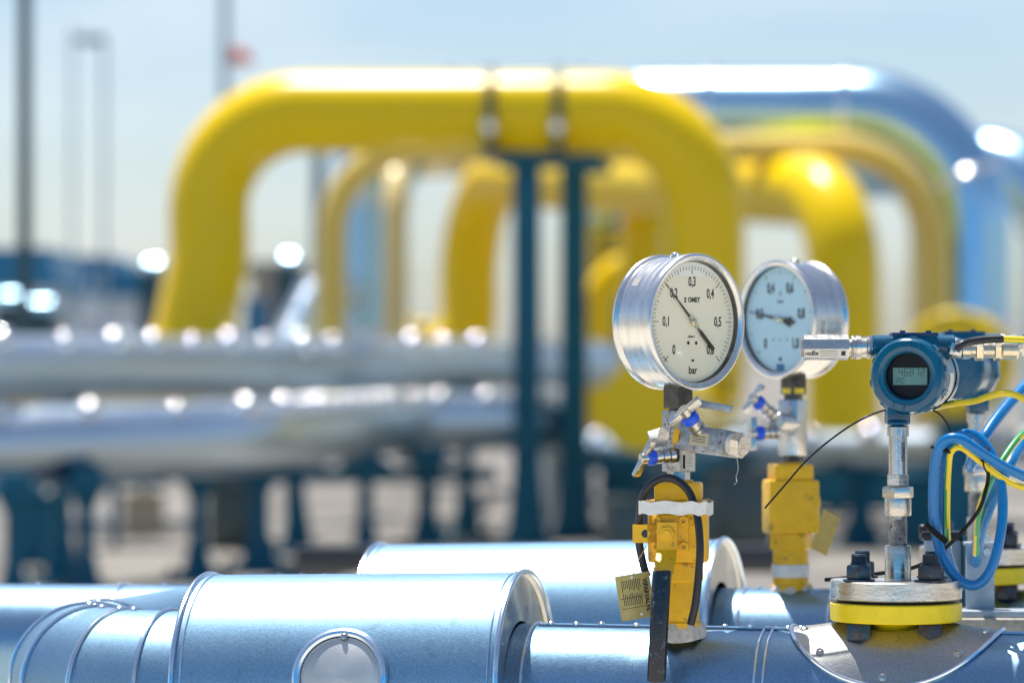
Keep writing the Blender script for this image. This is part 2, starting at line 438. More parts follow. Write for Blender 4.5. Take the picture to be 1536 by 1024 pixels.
# lobster-back elbow turning away behind
re = .0965; e0 = LA(A(300, 1036)); th0 = math.pi - R(15); e0w = e0
def bez(k):       # heading angle turns clockwise from -x to past +y
    return th0 - k * R(24)
nodes = [e0]; d = .052
cur = e0 + Vector((math.cos(th0), math.sin(th0), 0)) * .040; nodes.append(cur)
for k in range(1, 5):
    h = bez(k - .5) ; cur = cur + Vector((math.cos(h), math.sin(h), 0)) * .062; nodes.append(cur)
h = bez(4.2); cur = cur + Vector((math.cos(h), math.sin(h), 0)) * .40 + Vector((0, 0, .01)); nodes.append(cur)
def miter(nodes, i):
    if i == 0: t = nodes[1] - nodes[0]
    elif i == len(nodes) - 1: t = nodes[-1] - nodes[-2]
    else: t = (nodes[i + 1] - nodes[i]).normalized() + (nodes[i] - nodes[i - 1]).normalized()
    return t.normalized()
def mring(i, r, n=72):
    t = miter(nodes, i); w = Vector((t.y, -t.x, 0)).normalized(); u = Vector((0, 0, 1)); st = 1.0
    if 0 < i < len(nodes) - 1: st = 1 / max(.5, math.cos((nodes[i + 1] - nodes[i]).angle(nodes[i] - nodes[i - 1]) / 2))
    return [nodes[i] + w * math.cos(2 * math.pi * k / n) * r * st + u * math.sin(2 * math.pi * k / n) * r for k in range(n)]
for i in range(len(nodes) - 1):
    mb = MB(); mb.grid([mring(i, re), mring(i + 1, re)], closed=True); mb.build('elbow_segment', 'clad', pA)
    if i:
        mb = MB(); mb.tube(mring(i, re + .0012), .0030, 8, closed=True)
        mb.build('rolled_edge', 'bead', pA)
for i in (2, 3, 4, 5):
    for s_ in (-.014, .010):
        mb = MB(); q = nodes[i] + Vector((0, 0, re + .001)) + miter(nodes, i) * s_; screw(mb, q, (0, -.2, 1), .0042); mb.build('rivet', 'bead', pA)

# ---- pipe B, behind
pB = thing('insulated_pipe', B(820, 968) - Vector((0, 0, .18)), 'second silver insulated pipe running behind the nearest one, with its own fat jacketed section', 'pipe')
inv = Matrix.Translation(-Vector(pB.location))
def LB(v): return inv @ Vector(v)
drum(pB, LB(B(572, 968)), LB(B(1090, 964)), .1395, .083)
q0, q1 = LB(B(-160, 962)), LB(B(1700, 980)); axb = (q1 - q0).normalized()
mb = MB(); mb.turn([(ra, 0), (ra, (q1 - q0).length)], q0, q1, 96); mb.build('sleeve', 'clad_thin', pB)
def onB(px, ang, off=0):
    t = (LB(B(px, 970)) - q0).dot(axb); cc = q0 + axb * t
    fr = Vector((axb.y, -axb.x, 0)).normalized(); up = (Vector((0, 0, 1)) - axb * axb.z).normalized()
    n_ = fr * math.cos(ang) + up * math.sin(ang); return cc + n_ * (ra + off), n_, cc
for px in (-30, 190, 305, 1122, 1255):
    mb = MB(); ring(mb, onB(px, 0)[2], axb, ra + .0005, .0022, 96); mb.build('band', 'bead', pB)
for px in (60, 182, 250, 330, 360, 1140, 1200, 1290, 1330): mb = MB(); p, n_, _ = onB(px, R(88), .000); screw(mb, p, n_, .0042); mb.build('rivet', 'bead', pB)
# shallow cover box on top of B between elbow and jacket
mb = MB(); c0_, c1_ = onB(330, 0)[2], onB(545, 0)[2]
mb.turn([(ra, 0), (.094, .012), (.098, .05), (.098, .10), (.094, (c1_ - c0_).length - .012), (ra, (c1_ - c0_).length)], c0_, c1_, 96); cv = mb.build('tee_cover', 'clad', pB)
for f_ in (.25, .42, .58, .74, .9): mb = MB(); q = c0_.lerp(c1_, f_) + Vector((0, -.01, .0975)); screw(mb, q, (0, 0, 1), .0045); mb.build('rivet', 'bead', cv)

# stands beneath the two foreground pipes (below the frame)
def stand(loc, h, label):
    t = thing('pipe_stand', loc, label, 'pipe stand', R(-15))
    MB().box((0, 0, .015), (.26, .3, .03)).build('base_plate', 'galv', t)
    MB().box((0, 0, .03 + (h - .03) / 2 - .01), (.07, .07, h - .05)).build('column', 'galv', t)
    MB().box((0, 0, h - .015), (.16, .2, .03)).build('cradle', 'galv', t)
for f_ in (-.05, .95):
    w = Vector(pA.location) + b0.lerp(b1, max(f_, .02)); stand(Vector((w.x, w.y, 0)), w.z - ra, 'galvanised stand under the %s end of the nearest pipe' % ('left' if f_ < 0 else 'right'))
for f_ in (.2, .88):
    w = Vector(pB.location) + q0.lerp(q1, f_); stand(Vector((w.x, w.y, 0)), w.z - ra, 'galvanised stand under the %s end of the second pipe' % ('left' if f_ < .5 else 'right'))

# ================================================================== INSTRUMENT BUILDERS
def gauge(px, py, Y, yaw, Rr, depth, labels, needle, dial, glass, label, kind):
    """origin at the foot of the stem; px, py = centre of the case"""
    s = Rr / .080
    o = P(px, py, Y) - Vector((0, 0, .101 * s))
    t = thing('pressure_gauge', o, label, 'pressure gauge', yaw, 'round dial gauges')
    hd = depth / 2; Z = Matrix.Translation((0, 0, .101 * s)) @ Matrix.Diagonal((s, 1, s, 1))
    mb = MB(); mb.lathe([(0, -hd), (.060, -hd), (.074, -hd + .001), (.0785, -hd + .003), (.0795, -hd + .006), (.0785, -hd + .009), (.0762, -hd + .011),
                         (.0758, hd - .026), (.0768, hd - .025), (.0772, hd - .021), (.0768, hd - .018), (.0768, hd - .012)], Z, 128); mb.build('case', 'case', t)
    mb = MB(); mb.lathe([(.0768, hd - .014), (.0792, hd - .012), (.0797, hd - .008), (.0800, hd - .003), (.0790, hd - .0006), (.0775, hd), (.0745, hd - .0004), (.0722, hd - .002), (.0712, hd - .004)], Z, 128)
    mb.build('bezel', 'case', t)
    mb = MB(); mb.lathe([(.0712, hd - .004), (.0704, hd - .007), (.0700, hd - .0105)], Z, 96); mb.build('dial_rim', 'dial_wall', t)
    dz = hd - .010
    mb = MB(); mb.lathe([(0, dz), (.0700, dz)], Z, 96); dl = mb.build('dial', dial, t)
    def D(x, z, o_=0): return Matrix.Translation((0, 0, .101 * s)) @ Matrix.Translation((x * s, -(dz + .0003 + o_), z * s))
    mb = MB()
    n, a0_, span, maj, ll = labels['n'], R(225), R(270), labels['maj'], .0655
    for i in range(n + 1):
        a = a0_ - span * i / n; big = i % maj == 0; mid = i % (maj // 2) == 0
        l = .0095 if big else (.0068 if mid else .0045); w = .0008 if big else .00048
        if kind == 2: l = .006 if big else (.0045 if mid else .0025); w = .0012 if big else (.0012 if mid else .0004)
        rm = ll - l / 2
        mb.box((D(0, 0) @ Vector((0, 0, 0))) + Vector((math.cos(a) * rm * s, 0, math.sin(a) * rm * s)), (l * s, .0002, w * s), Matrix.Rotation(-a, 4, 'Y'))
    if kind == 1:
        a = R(225); mb.box((D(0, 0).translation) + Vector((math.cos(a) * .062 * s, 0, math.sin(a) * .062 * s)), (.0008, .0002, .008), Matrix.Rotation(-a, 4, 'Y'))
    mb.build('scale_marks', 'ink', dl)
    mb = MB()
    for i, tx in enumerate(labels['t']):
        a = a0_ - span * i / (len(labels['t']) - 1); rr = .050 if kind == 1 else .0500
        mb.text(tx, .0155 if kind == 1 else .0185, D(math.cos(a) * rr * .86, math.sin(a) * rr * .93), .66, .00028 if kind == 1 else .0006)
    mb.build('numerals', 'ink', dl)
    mb = MB()
    if kind == 1:
        mb.text('bar', .0125, D(.001, -.0565), .85, .0002)
        mb.text('OMET', .0078, D(.003, .0255), .95, .00025)
        mb.prism([(-.0015, -.003), (.0015, -.003), (.0015, -.0004), (-.0015, -.0004)], .0001, D(-.0115, .0255)); mb.prism([(-.0015, .0004), (.0015, .0004), (.0015, .003), (-.0015, .003)], .0001, D(-.0115, .0255))
        mb.text('classe 1', .0038, D(-.001, -.017), .95, .0001)
        mb.prism([(-.003, -.0004), (0, -.0018), (.0018, 0), (0, .0018), (-.003, .0004)], .0001, D(.0015, -.045))
        mb.lathe([(0, 0), (.0021, .0001)], D(-.0065, -.0245), 16); mb.lathe([(0, 0), (.0021, .0001)], D(.0065, -.0245), 16)
    else:
        mb.text('CLASSE 1', .0035, D(0, .0235), .95, .0002); mb.text('8', .009, D(0, .034), .6, .0001)
        for k in (-.014, 0, .014): mb.lathe([(0, 0), (.0014, .0001)], D(k, -.0275), 12)
        mb.lathe([(0, 0), (.003, .0001)], D(.0, -.0535), 16)
    mb.build('dial_lettering', 'ink', dl)
    if kind == 2:
        mb = MB(); mb.prism([(-.008, -.0045), (.008, -.0045), (.008, .0045), (-.008, .0045)], .0001, D(0, -.0645)); mb.build('maker_badge', 'blue_far', dl)
    # needle
    m = Matrix.Translation((0, -(dz + .0028), .101 * s)) @ Matrix.Rotation(-needle, 4, 'Y')
    mb = MB()
    if kind == 1:
        mb.prism([(.063 * s, -.0002), (.063 * s, .0002), (0, .0017), (-.014, .0012), (-.018, .0024), (-.047, .0026), (-.047, -.0026), (-.018, -.0024), (-.014, -.0012), (0, -.0017)][::-1], .0006, m)
    else:
        mb.prism([(.062 * s, -.0004), (.062 * s, .0004), (.0, .0022), (-.006, .0024), (-.024, .0070), (-.0245, -.0070), (-.006, -.0024), (0, -.0022)][::-1], .0006, m)
        mb.prism([(-.024, .002), (-.031, .001), (-.031, -.003), (-.024, -.002)], .0006, m)
    nd = mb.build('needle', 'needle', t)
    mb = MB(); mb.lathe([(0, dz + .0052), (.0030, dz + .0050), (.0042, dz + .0044), (.0042, dz + .0030)], Matrix.Translation((0, 0, .101 * s)), 24)
    mb.box(m @ Vector((.006, -.0008, 0)), (.008, .0008, .0035), Matrix.Rotation(-needle, 4, 'Y')); mb.box(m @ Vector((-.006, -.0008, 0)), (.008, .0008, .0035), Matrix.Rotation(-needle, 4, 'Y'))
    mb.build('hub', 'brass', nd)
    if kind == 1:   # liquid fill with its flat surface near the top
        zt = .0535; aa = math.asin(zt / .0695); pts = []
        for i in range(61):
            a = math.pi - aa + (math.pi + 2 * aa) * i / 60; pts.append((math.cos(a) * .0695, math.sin(a) * .0695))
        mb = MB(); mb.prism(pts, .0022, Matrix.Translation((0, -(dz + .0054), .101 * s))); mb.build('liquid_fill', 'glycerine', t, angle=10)
    mb = MB(); mb.lathe([(0, hd - .0025), (.0715, hd - .0025)], Z, 96); mb.build('glass', glass, t)
    # vent plug on top, stem below
    mb = MB(); mb.cyl((0, .004, .101 * s + .0755 * s), (0, .004, .101 * s + .0815 * s), .006, n=20, bev=.001); mb.build('vent_plug', 'brass' if kind == 2 else 'steel', t)
    mb = MB(); mb.box((0, 0, .0135 * s), (.0245 * s, .0245 * s, .027 * s), bev=.0012); mb.cyl((0, 0, -.012), (0, 0, .002), .0105 * s, n=24); st = mb.build('stem', 'steel_dark', t)
    return t

G1 = gauge(1017, 483, 4.5, R(43), .080, .066, dict(n=60, maj=10, t=['0', '0,1', '0,2', '0,3', '0,4', '0,5', '0,6']), R(136), 'dial', 'glass',
           'large round gauge reading 0 to 0,6 bar with warm white dial, nearest the camera', 1)
G2 = gauge(1190, 479, 5.18, R(-53), .080, .066, dict(n=50, maj=10, t=['0', '0,2', '0,4', '0,6', '0,8', '1,0']), R(170), 'dial2', 'glass_b',
           'blurred round gauge turned to the left with pale blue dial, behind the first gauge', 2)
# small sticker and marks on the case side of gauge 1
mb = MB(); rows = []
for i in range(7):
    a = R(180 - 34 - i * 1.3); rows.append([Vector((math.cos(a) * .0762, -tt, .101 + math.sin(a) * .0762)) for tt in (-.013, -.004)])
mb.grid(rows); st_ = mb.build('sticker', 'label', G1, flat=True)
mb = MB()
for j in range(3):
    for i in range(5):
        g0, g1 = R(180 - 35 - i * 1.4), R(180 - 35.8 - i * 1.4); mb.grid([[Vector((math.cos(a) * .07635, -tt, .101 + math.sin(a) * .07635)) for tt in (-.012 + j * .0027, -.0105 + j * .0027)] for a in (g0, g1)])
mb.build('print', 'ink', st_, flat=True)

def px_frame(ox, oy, Y):
    K = Y / F
    def L_(px, py, dy=0): return Vector(((px - ox) * K, dy, (oy - py) * K))
    return K, L_

def tbar(t, c, d, axis, stemlen, K, blue='blue_plastic', hl=26, sz=1.0):
    """T-handle valve: c = centre of bar, d = bar direction, axis = from bar toward body"""
    c = Vector(c); d = Vector(d).normalized(); axis = Vector(axis).normalized()
    u = d.cross(axis).normalized()
    m = Matrix((( d.x, u.x, axis.x, 0), (d.y, u.y, axis.y, 0), (d.z, u.z, axis.z, 0), (0, 0, 0, 1))); m = m.to_4x4()
    mb = MB(); w = .0050 * sz
    tb = Matrix.Translation(c) @ m
    for sgn in (-1, 1):
        mb.box(tb @ Vector((sgn * hl * K * .55, 0, 0)), (hl * K * .95, w * 1.35, w * 1.5), m, bev=.0009)
    mb.cyl(c - axis * w * .9, c + axis * w * 1.1, w * 1.15, n=20, bev=.0006)
    h = mb.build('t_handle', 'steel', t)
    p = c + axis * w * .8
    mb = MB(); mb.cyl(p, p + axis * .0085 * sz, .0085 * sz, n=28, bev=.0012); mb.build('blue_collar', blue, h)
    p = p + axis * .0085 * sz
    mb = MB(); r = .0075 * sz; L = stemlen
    mb.turn([(0, 0), (r, 0), (r, L * .28), (r * .82, L * .30), (r * .82, L * .36), (r * 1.05, L * .38), (r * 1.05, L * .66), (r * .86, L * .68), (r * .86, L * .72), (r * 1.1, L * .74), (r * 1.1, L), (0, L)], p, p + axis, 28)
    mb.build('bonnet', 'steel', t)

# ---------------------------------------------------------------- manifold 1
def manifold1():
    K, L_ = px_frame(1018, 722, 4.5)
    t = thing('manifold_valve', P(1018, 722, 4.5), 'stainless two-valve manifold with blue collars directly under the nearest gauge', 'valve manifold', 0, 'valve manifolds')
    ry = Matrix.Rotation(R(43), 4, 'Z')
    mb = MB(); mb.box(L_(1018, 661, 0), (.0265, .030, 92 * K), ry, bev=.0014); bd = mb.build('block', 'steel_dull', t)
    mb = MB(); mb.cyl(L_(1018, 722), L_(1018, 704), .0135, n=6, bev=.001); mb.cyl(L_(1018, 726), L_(1018, 718), .011, n=24); mb.build('hex_fitting', 'steel', t)
    mb = MB(); mb.box(L_(1031, 683, -.0), (.0012, .018, .034), Matrix.Rotation(R(-47), 4, 'Z') @ Matrix.Rotation(R(90), 4, 'Z')); 
    # label plate on the right face
    mb = MB(); n_ = Vector((math.sin(R(43)), -math.cos(R(43)), 0)); pc_ = L_(1018, 684, 0) + n_ * .0155
    mt = Matrix.Translation(pc_) @ ry
    mb.prism([(-.0105, -.0165), (.0105, -.0165), (.0105, .0165), (-.0105, .0165)], .0006, mt); lb = mb.build('label', 'label', t)
    mb = MB()
    for k in range(9):
        mb.prism([(-.003, -.0002), (.0085 - random.random() * .004, -.0002), (.0085 - random.random() * .003, .0002), (-.003, .0002)], .0002, mt @ Matrix.Translation((0, -.0003, .013 - k * .003)))
    mb.prism([(-.009, -.014), (-.005, -.014), (-.005, .002), (-.009, .002)], .0002, mt @ Matrix.Translation((0, -.0003, 0)))
    mb.build('print', 'ink', lb)
    # engraved marks on left face
    n2 = Vector((-math.cos(R(43)), -math.sin(R(43)), 0)); r2 = Matrix.Rotation(R(43 - 90), 4, 'Z'); mt2 = Matrix.Translation(L_(1018, 650) + n2 * .0134) @ r2
    mb = MB()
    for k, (x, z) in enumerate(((-.004, .012), (0, .006), (0, .001), (.004, .001), (0, -.006), (0, -.011))): mb.prism([(x - .0012, z - .0012), (x + .0012, z - .0012), (x, z + .0012)], .0002, mt2)
    mb.build('engraving', 'ink', bd)
    # valve one, upper, pointing up-left to the viewer
    tbar(t, L_(1025, 617, -.050), (46, -20, 40), (30, 28, -38), .028, K, hl=29, sz=1.25)
    tbar(t, L_(965, 686, -.030), (22, -14, 46), (30, 12, 3), .024, K, hl=29, sz=1.1)
    mb = MB(); mb.cyl(L_(975, 662, .004), L_(1006, 652, .004), .0125, n=6, bev=.001); mb.build('side_plug', 'steel', t)
    # big block body pointing right, towards the viewer
    p0, p1 = L_(1018, 655, -.004), L_(1092, 664, -.052); ax = (p1 - p0).normalized()
    rot = ax.to_track_quat('X', 'Z').to_matrix().to_4x4() @ Matrix.Rotation(R(-8), 4, 'X')
    mb = MB(); mb.box((p0 + p1) / 2 + ax * .004, ((p1 - p0).length * .92, .031, .030), rot, bev=.0015); side = mb.build('side_block', 'steel_dull', t)
    mb = MB(); mb.cyl(p0 + ax * .004, p0 + ax * .012, .0175, n=32); mb.build('gasket', 'yellow', t)
    mb = MB(); mb.cyl(p1 - ax * .002, p1 + ax * .008, .0125, n=32, bev=.001); mb.build('washer', 'tape', t)
    mb = MB(); mb.cyl(p1 + ax * .007, p1 + ax * .019, .0150, n=6, bev=.0015); mb.cyl(p1 + ax * .019, p1 + ax * .0198, .0115, n=32); mb.build('end_plug', 'steel_mach', t)
    front = rot @ Vector((0, -1, 0))
    mt3 = Matrix.Translation((p0 + p1) / 2 + front * .0159 + ax * .004) @ rot
    mb = MB(); mb.prism([(-.014, -.008), (.013, -.008), (.013, .007), (-.014, .007)], .0005, mt3); l2 = mb.build('label', 'tan_label', t)
    mb = MB()
    for k in range(3): mb.prism([(-.010, -.0004), (.009, -.0004), (.009, .0003), (-.010, .0003)], .0002, mt3 @ Matrix.Translation((0, -.0003, .003 - k * .003)))
    mb.build('print', 'ink', l2)
    # steel lever bar
    q0_, q1_ = L_(1044, 604, -.008), L_(1098, 614, -.014)
    rl = (q1_ - q0_).normalized().to_track_quat('X', 'Z').to_matrix().to_4x4()
    mb = MB(); mb.box((q0_ + q1_) / 2, ((q1_ - q0_).length, .004, .0085), rl, bev=.0006); mb.build('lever', 'steel_dull', t)
    mb = MB(); mb.tube(catmull([L_(1101, 682, -.056), L_(1103, 700, -.056), L_(1100, 712, -.057), L_(1101, 720, -.056), L_(1097, 724, -.056)]), .0004, 6); mb.build('seal_wire', 'steel', t)
    return t
manifold1()

def manifold2():
    K, L_ = px_frame(1190, 688, 5.18)
    t = thing('manifold_valve', P(1190, 688, 5.18), 'blurred steel manifold with two blue-collared handles on its left, under the second gauge', 'valve manifold', 0, 'valve manifolds')
    ry = Matrix.Rotation(R(-30), 4, 'Z')
    mb = MB(); mb.box(L_(1189, 641, 0), (.029, .030, 84 * K), ry, bev=.0016); mb.build('block', 'steel', t)
    mb = MB(); mb.cyl(L_(1190, 703), L_(1190, 678), .0135, n=6, bev=.001); mb.build('hex_fitting', 'steel_dark', t)
    mb = MB(); mb.cyl(L_(1190, 590), L_(1190, 582), .0150, n=28); mb.build('thread_tape', 'cable_yellow', t)
    mb = MB(); mb.cyl(L_(1190, 602), L_(1190, 566), .0140, n=4, tw=.4); mb.build('neck', 'steel_dark', t)
    mb = MB(); mb.cyl(L_(1188, 635, -.006), L_(1160, 632, -.040), .0135, n=24, bev=.002); mb.build('side_block', 'steel', t)
    tbar(t, L_(1127, 597, -.050), (20, 10, 30), (24, 14, -20), .026, K, hl=24, sz=1.15)
    tbar(t, L_(1126, 649, -.050), (0, 4, 40), (30, 12, 2), .022, K, hl=24, sz=1.15)
manifold2()

# ---------------------------------------------------------------- yellow ball valves
def ball_valve(Y, px, pyb, label, handle, rz):
    K = 4.5 / F
    o = P(px, pyb, Y); t = thing('ball_valve', o, label, 'ball valve', rz, 'yellow ball valves')
    Z = lambda y: (938 - y) * K        # heights copied from the nearest valve's photo rows
    mb = MB(); mb.box((0, 0, Z(797)), (88 * K, 66 * K, 92 * K), bev=.004); b_ = mb.build('body', 'yellow', t)
    mb = MB(); mb.box((0, 0, Z(738)), (70 * K, 58 * K, 28 * K), bev=.004); mb.cyl((0, 0, Z(726)), (0, 0, Z(721)), .017, n=32); mb.build('top_adapter', 'yellow', t)
    mb = MB(); mb.cyl((0, 0, Z(872)), (0, 0, Z(842)), .0285, n=6, bev=.002); mb.build('hex_end', 'yellow', t)
    mb = MB(); mb.turn([(0, 0), (.0265, 0), (.0265, .006), (.0240, .008), (.0240, .050), (.022, .058), (0, .058)], (0, 0, Z(940)), (0, 0, 1), 48); mb.build('stem_pipe', 'yellow', t)
    f = -33 * K
    if handle:
        mb = MB(); mb.box((-10 * K, f - .0025, Z(799)), (54 * K, .006, 54 * K), bev=.0015); mb.build('bonnet_plate', 'yellow', t)
        for sx_ in (-1, 1):
            for sz_ in (-1, 1):
                mb = MB(); c_ = Vector((-10 * K + sx_ * 20 * K, f - .005, Z(799) + sz_ * 19 * K)); mb.turn([(0, 0), (.0058, 0), (.0058, .004), (.0048, .005), (.0026, .005), (.0026, .002), (0, .002)], c_, c_ + Vector((0, -1, 0)), 20); mb.build('bolt', 'yellow', t)
        mb = MB(); c_ = Vector((-14 * K, f - .004, Z(799))); mb.cyl(c_, c_ + Vector((0, -.012, 0)), .0135, n=6, bev=.0015); mb.cyl(c_ + Vector((0, -.012, 0)), c_ + Vector((0, -.016, 0)), .0095, n=6, bev=.001, tw=.4)
        mb.cyl(c_ + Vector((0, -.016, 0)), c_ + Vector((0, -.0185, 0)), .0045, n=16); mb.build('stem_nut', 'yellow', t)
        mb = MB(); hole = [(.0048 * math.cos(a), .0048 * math.sin(a)) for a in [2 * math.pi * i / 16 for i in range(16)]]
        w, h = 19 * K, 13.5 * K
        mo = Matrix.Translation((-46 * K, f - .014, Z(799)))
        outer = [(w * max(-1, min(1, 1.45 * math.cos(a))), h * max(-1, min(1, 1.45 * math.sin(a)))) for a in [2 * math.pi * i / 16 for i in range(16)]]
        fr = [mo @ Vector((x, 0, z)) for x, z in outer]; fh = [mo @ Vector((x, 0, z)) for x, z in hole]
        bk = [mo @ Vector((x, .003, z)) for x, z in outer]; bh = [mo @ Vector((x, .003, z)) for x, z in hole]
        mb.grid([fh, fr, bk, bh, fh], closed=True); mb.box((-26 * K, f - .0125, Z(799)), (34 * K, .003, 27 * K)); mb.build('stop_tab', 'yellow', t)
        # cranked handle and its black grip
        mb = MB(); prof = [(f - .0165, 782), (f - .0175, 800), (f - .019, 822), (f - .030, 836), (f - .046, 846), (f - .056, 856), (f - .058, 880)]
        rows = []
        for yy, z_ in prof: rows.append([Vector((-14 * K + xx * K - max(0, z_ - 830) * .10 * K, yy + dd, Z(z_))) for xx, dd in ((-15, 0), (15, 0), (15, .003), (-15, .003), (-15, 0))])
        mb.grid(rows); hn = mb.build('handle', 'yellow', t)
        mb = MB(); cs = []; n = 24
        pa = Vector((-18 * K, f - .0575, Z(850))); pb = Vector((-26 * K, f - .060, Z(1013)))
        rows = []
        for k_, (fr_, sc) in enumerate(((0, .0), (0, .93), (.015, 1), (.5, 1.0), (.97, 1.0), (.99, .92), (1.0, .75), (1.0, 0))):
            c_ = pa.lerp(pb, fr_); rows.append([c_ + Vector((math.copysign(abs(math.cos(a)) ** .85, math.cos(a)) * 13.8 * K * sc, math.copysign(abs(math.sin(a)) ** .9, math.sin(a)) * .0085 * sc, 0)) for a in [2 * math.pi * i / n for i in range(n)]])
        mb.grid(rows, closed=True); mb.build('grip', 'sleeve', hn)
    else:
        mb = MB(); mb.cyl((36 * K, 0, Z(790)), (50 * K, 0, Z(790)), .011, n=6, bev=.001); mb.build('stem_nut', 'yellow', t)
        mb = MB(); mb.turn([(.0252, 0), (.0258, .001), (.0258, .016), (.0252, .017)], (0, 0, Z(918)), (0, 0, 1), 40); mb.build('tape_band', 'tape', t)
    mb = MB(); rows = []
    for k_, r_ in enumerate((.024, .026, .029, .032)):
        rows.append([Vector((math.cos(a) * r_ * (1 + .10 * math.sin(a * 5 + k_)), math.sin(a) * r_ * (1 + .12 * math.cos(a * 7)), Z(938) + (.007, .006, .000, -.012)[k_] - (math.sin(a) ** 2) * r_ * r_ / .17)) for a in [2 * math.pi * i / 40 for i in range(40)]])
    mb.grid(rows, closed=True); mb.build('sealant', 'putty', t)
    return t
BV1 = ball_valve(4.47, 1018, 938, 'yellow ball valve with black rubber-gripped handle hanging down, under the nearest gauge', True, R(-6))
BV2 = ball_valve(YB(1186), 1186, 882, 'blurred yellow ball valve with white tape round its foot, under the second gauge', False, R(8))

# black cable, tape, tag on valve one
def pts(lst, Y): return [P(x, y, Y + d) for x, y, d in lst]
mb = MB(); mb.tube(catmull(pts([(1036, 936, -.052), (1043, 905, -.056), (1048, 860, -.058), (1050, 815, -.058), (1045, 770, -.052), (1032, 735, -.044), (1008, 717, -.040), (985, 720, -.036), (966, 740, -.030), (959, 775, -.020), (959, 815, -.010), (966, 850, -.01), (971, 864, -.012)], 4.46), 8), .0046, 12)
tag(mb.build('cable', 'black_rubber'), 'black rubber cable looped over the shoulder of the nearest yellow valve', 'cable')
mb = MB(); K = 4.5 / F
loop = [(957, -.040), (975, -.042), (1015, -.046), (1040, -.062), (1055, -.065), (1067, -.045), (1068, .02), (1055, .036), (972, .036), (956, -.010)]
lp = [Vector(((x - 768) / F * 4.46, 4.46 + d, 0)) for x, d in loop]
lp2 = []
for i in range(len(lp)):
    for k_ in range(4): lp2.append(lp[i].lerp(lp[(i + 1) % len(lp)], k_ / 4))
zt, zb = P(1000, 748, 4.5).z, P(1000, 767, 4.5).z
ctr = sum(lp2, Vector()) / len(lp2)
rows = []
for z_, s_ in ((zb, .985), (zb, 1), (zt, 1), (zt, .985), (zb, .985)):
    rows.append([ctr + (q - ctr) * s_ + Vector((0, 0, z_ + .0012 * math.sin(i * 1.3))) for i, q in enumerate(lp2)])
mb.grid(rows, closed=True); tag(mb.build('tape_wrap', 'tape'), 'band of white tape wrapped round the nearest yellow valve and its cable', 'tape')

def tag_plate(cx, cy, Y, w, h, roll, yaw, label, writing=True):
    K = Y / F
    t = thing('name_tag', P(cx, cy, Y), label, 'tag', 0, 'brass tags')
    m = Matrix.Rotation(yaw, 4, 'Z') @ Matrix.Rotation(roll, 4, 'Y')
    w2, h2 = w * K / 2, h * K / 2
    mb = MB(); mb.prism([(-w2, -h2), (w2, -h2), (w2, h2), (-w2, h2)], .0008, m); p_ = mb.build('plate', 'brass_tag', t)
    if writing:
        mb = MB(); up = Matrix.Rotation(R(90), 4, 'Y')
        mb.text('VIFARVALVE', .0072, m @ Matrix.Translation((w2 - .0065, -.0003, 0)) @ up, .95, .0003)
        for col in range(2):
            for k_ in range(11):
                L0 = .009 + random.random() * .006; x0 = w2 - .013 - k_ * .0021; z0 = h2 - .006 - L0 if col == 0 else -h2 + .017
                mb.prism([(x0, z0), (x0 + .0007, z0), (x0 + .0007, z0 + L0), (x0, z0 + L0)], .0002, m @ Matrix.Translation((0, -.0003, 0)))
        for z0 in (-.001, -h2 + .0135): mb.prism([(-w2 + .002, z0), (w2 - .009, z0), (w2 - .009, z0 + .0005), (-w2 + .002, z0 + .0005)], .0002, m @ Matrix.Translation((0, -.0003, 0)))
        mb.build('print', 'ink', p_)
        mb = MB()
        for hx, hz in ((-.001, h2 - .004), (.004, -h2 + .005)): mb.lathe([(0, 0), (.0016, .0001)], m @ Matrix.Translation((hx, -.0005, hz)), 14)
        mb.build('hole', 'tape', p_)
    return t
tg = tag_plate(953, 894, 4.43, 52, 68, R(-9), R(8), 'engraved brass tag wired to the nearest yellow valve')
mb = MB(); mb.tube([q - Vector(tg.location) for q in catmull(pts([(950, 864, -.072), (952, 848, -.068), (962, 832, -.062), (969, 818, -.055)], 4.5), 6)], .0006, 6); mb.build('wire', 'brass', tg)
tag_plate(1238, 798, 5.24, 34, 64, R(24), R(30), 'blurred brass tag hanging on the right of the second yellow valve', False)

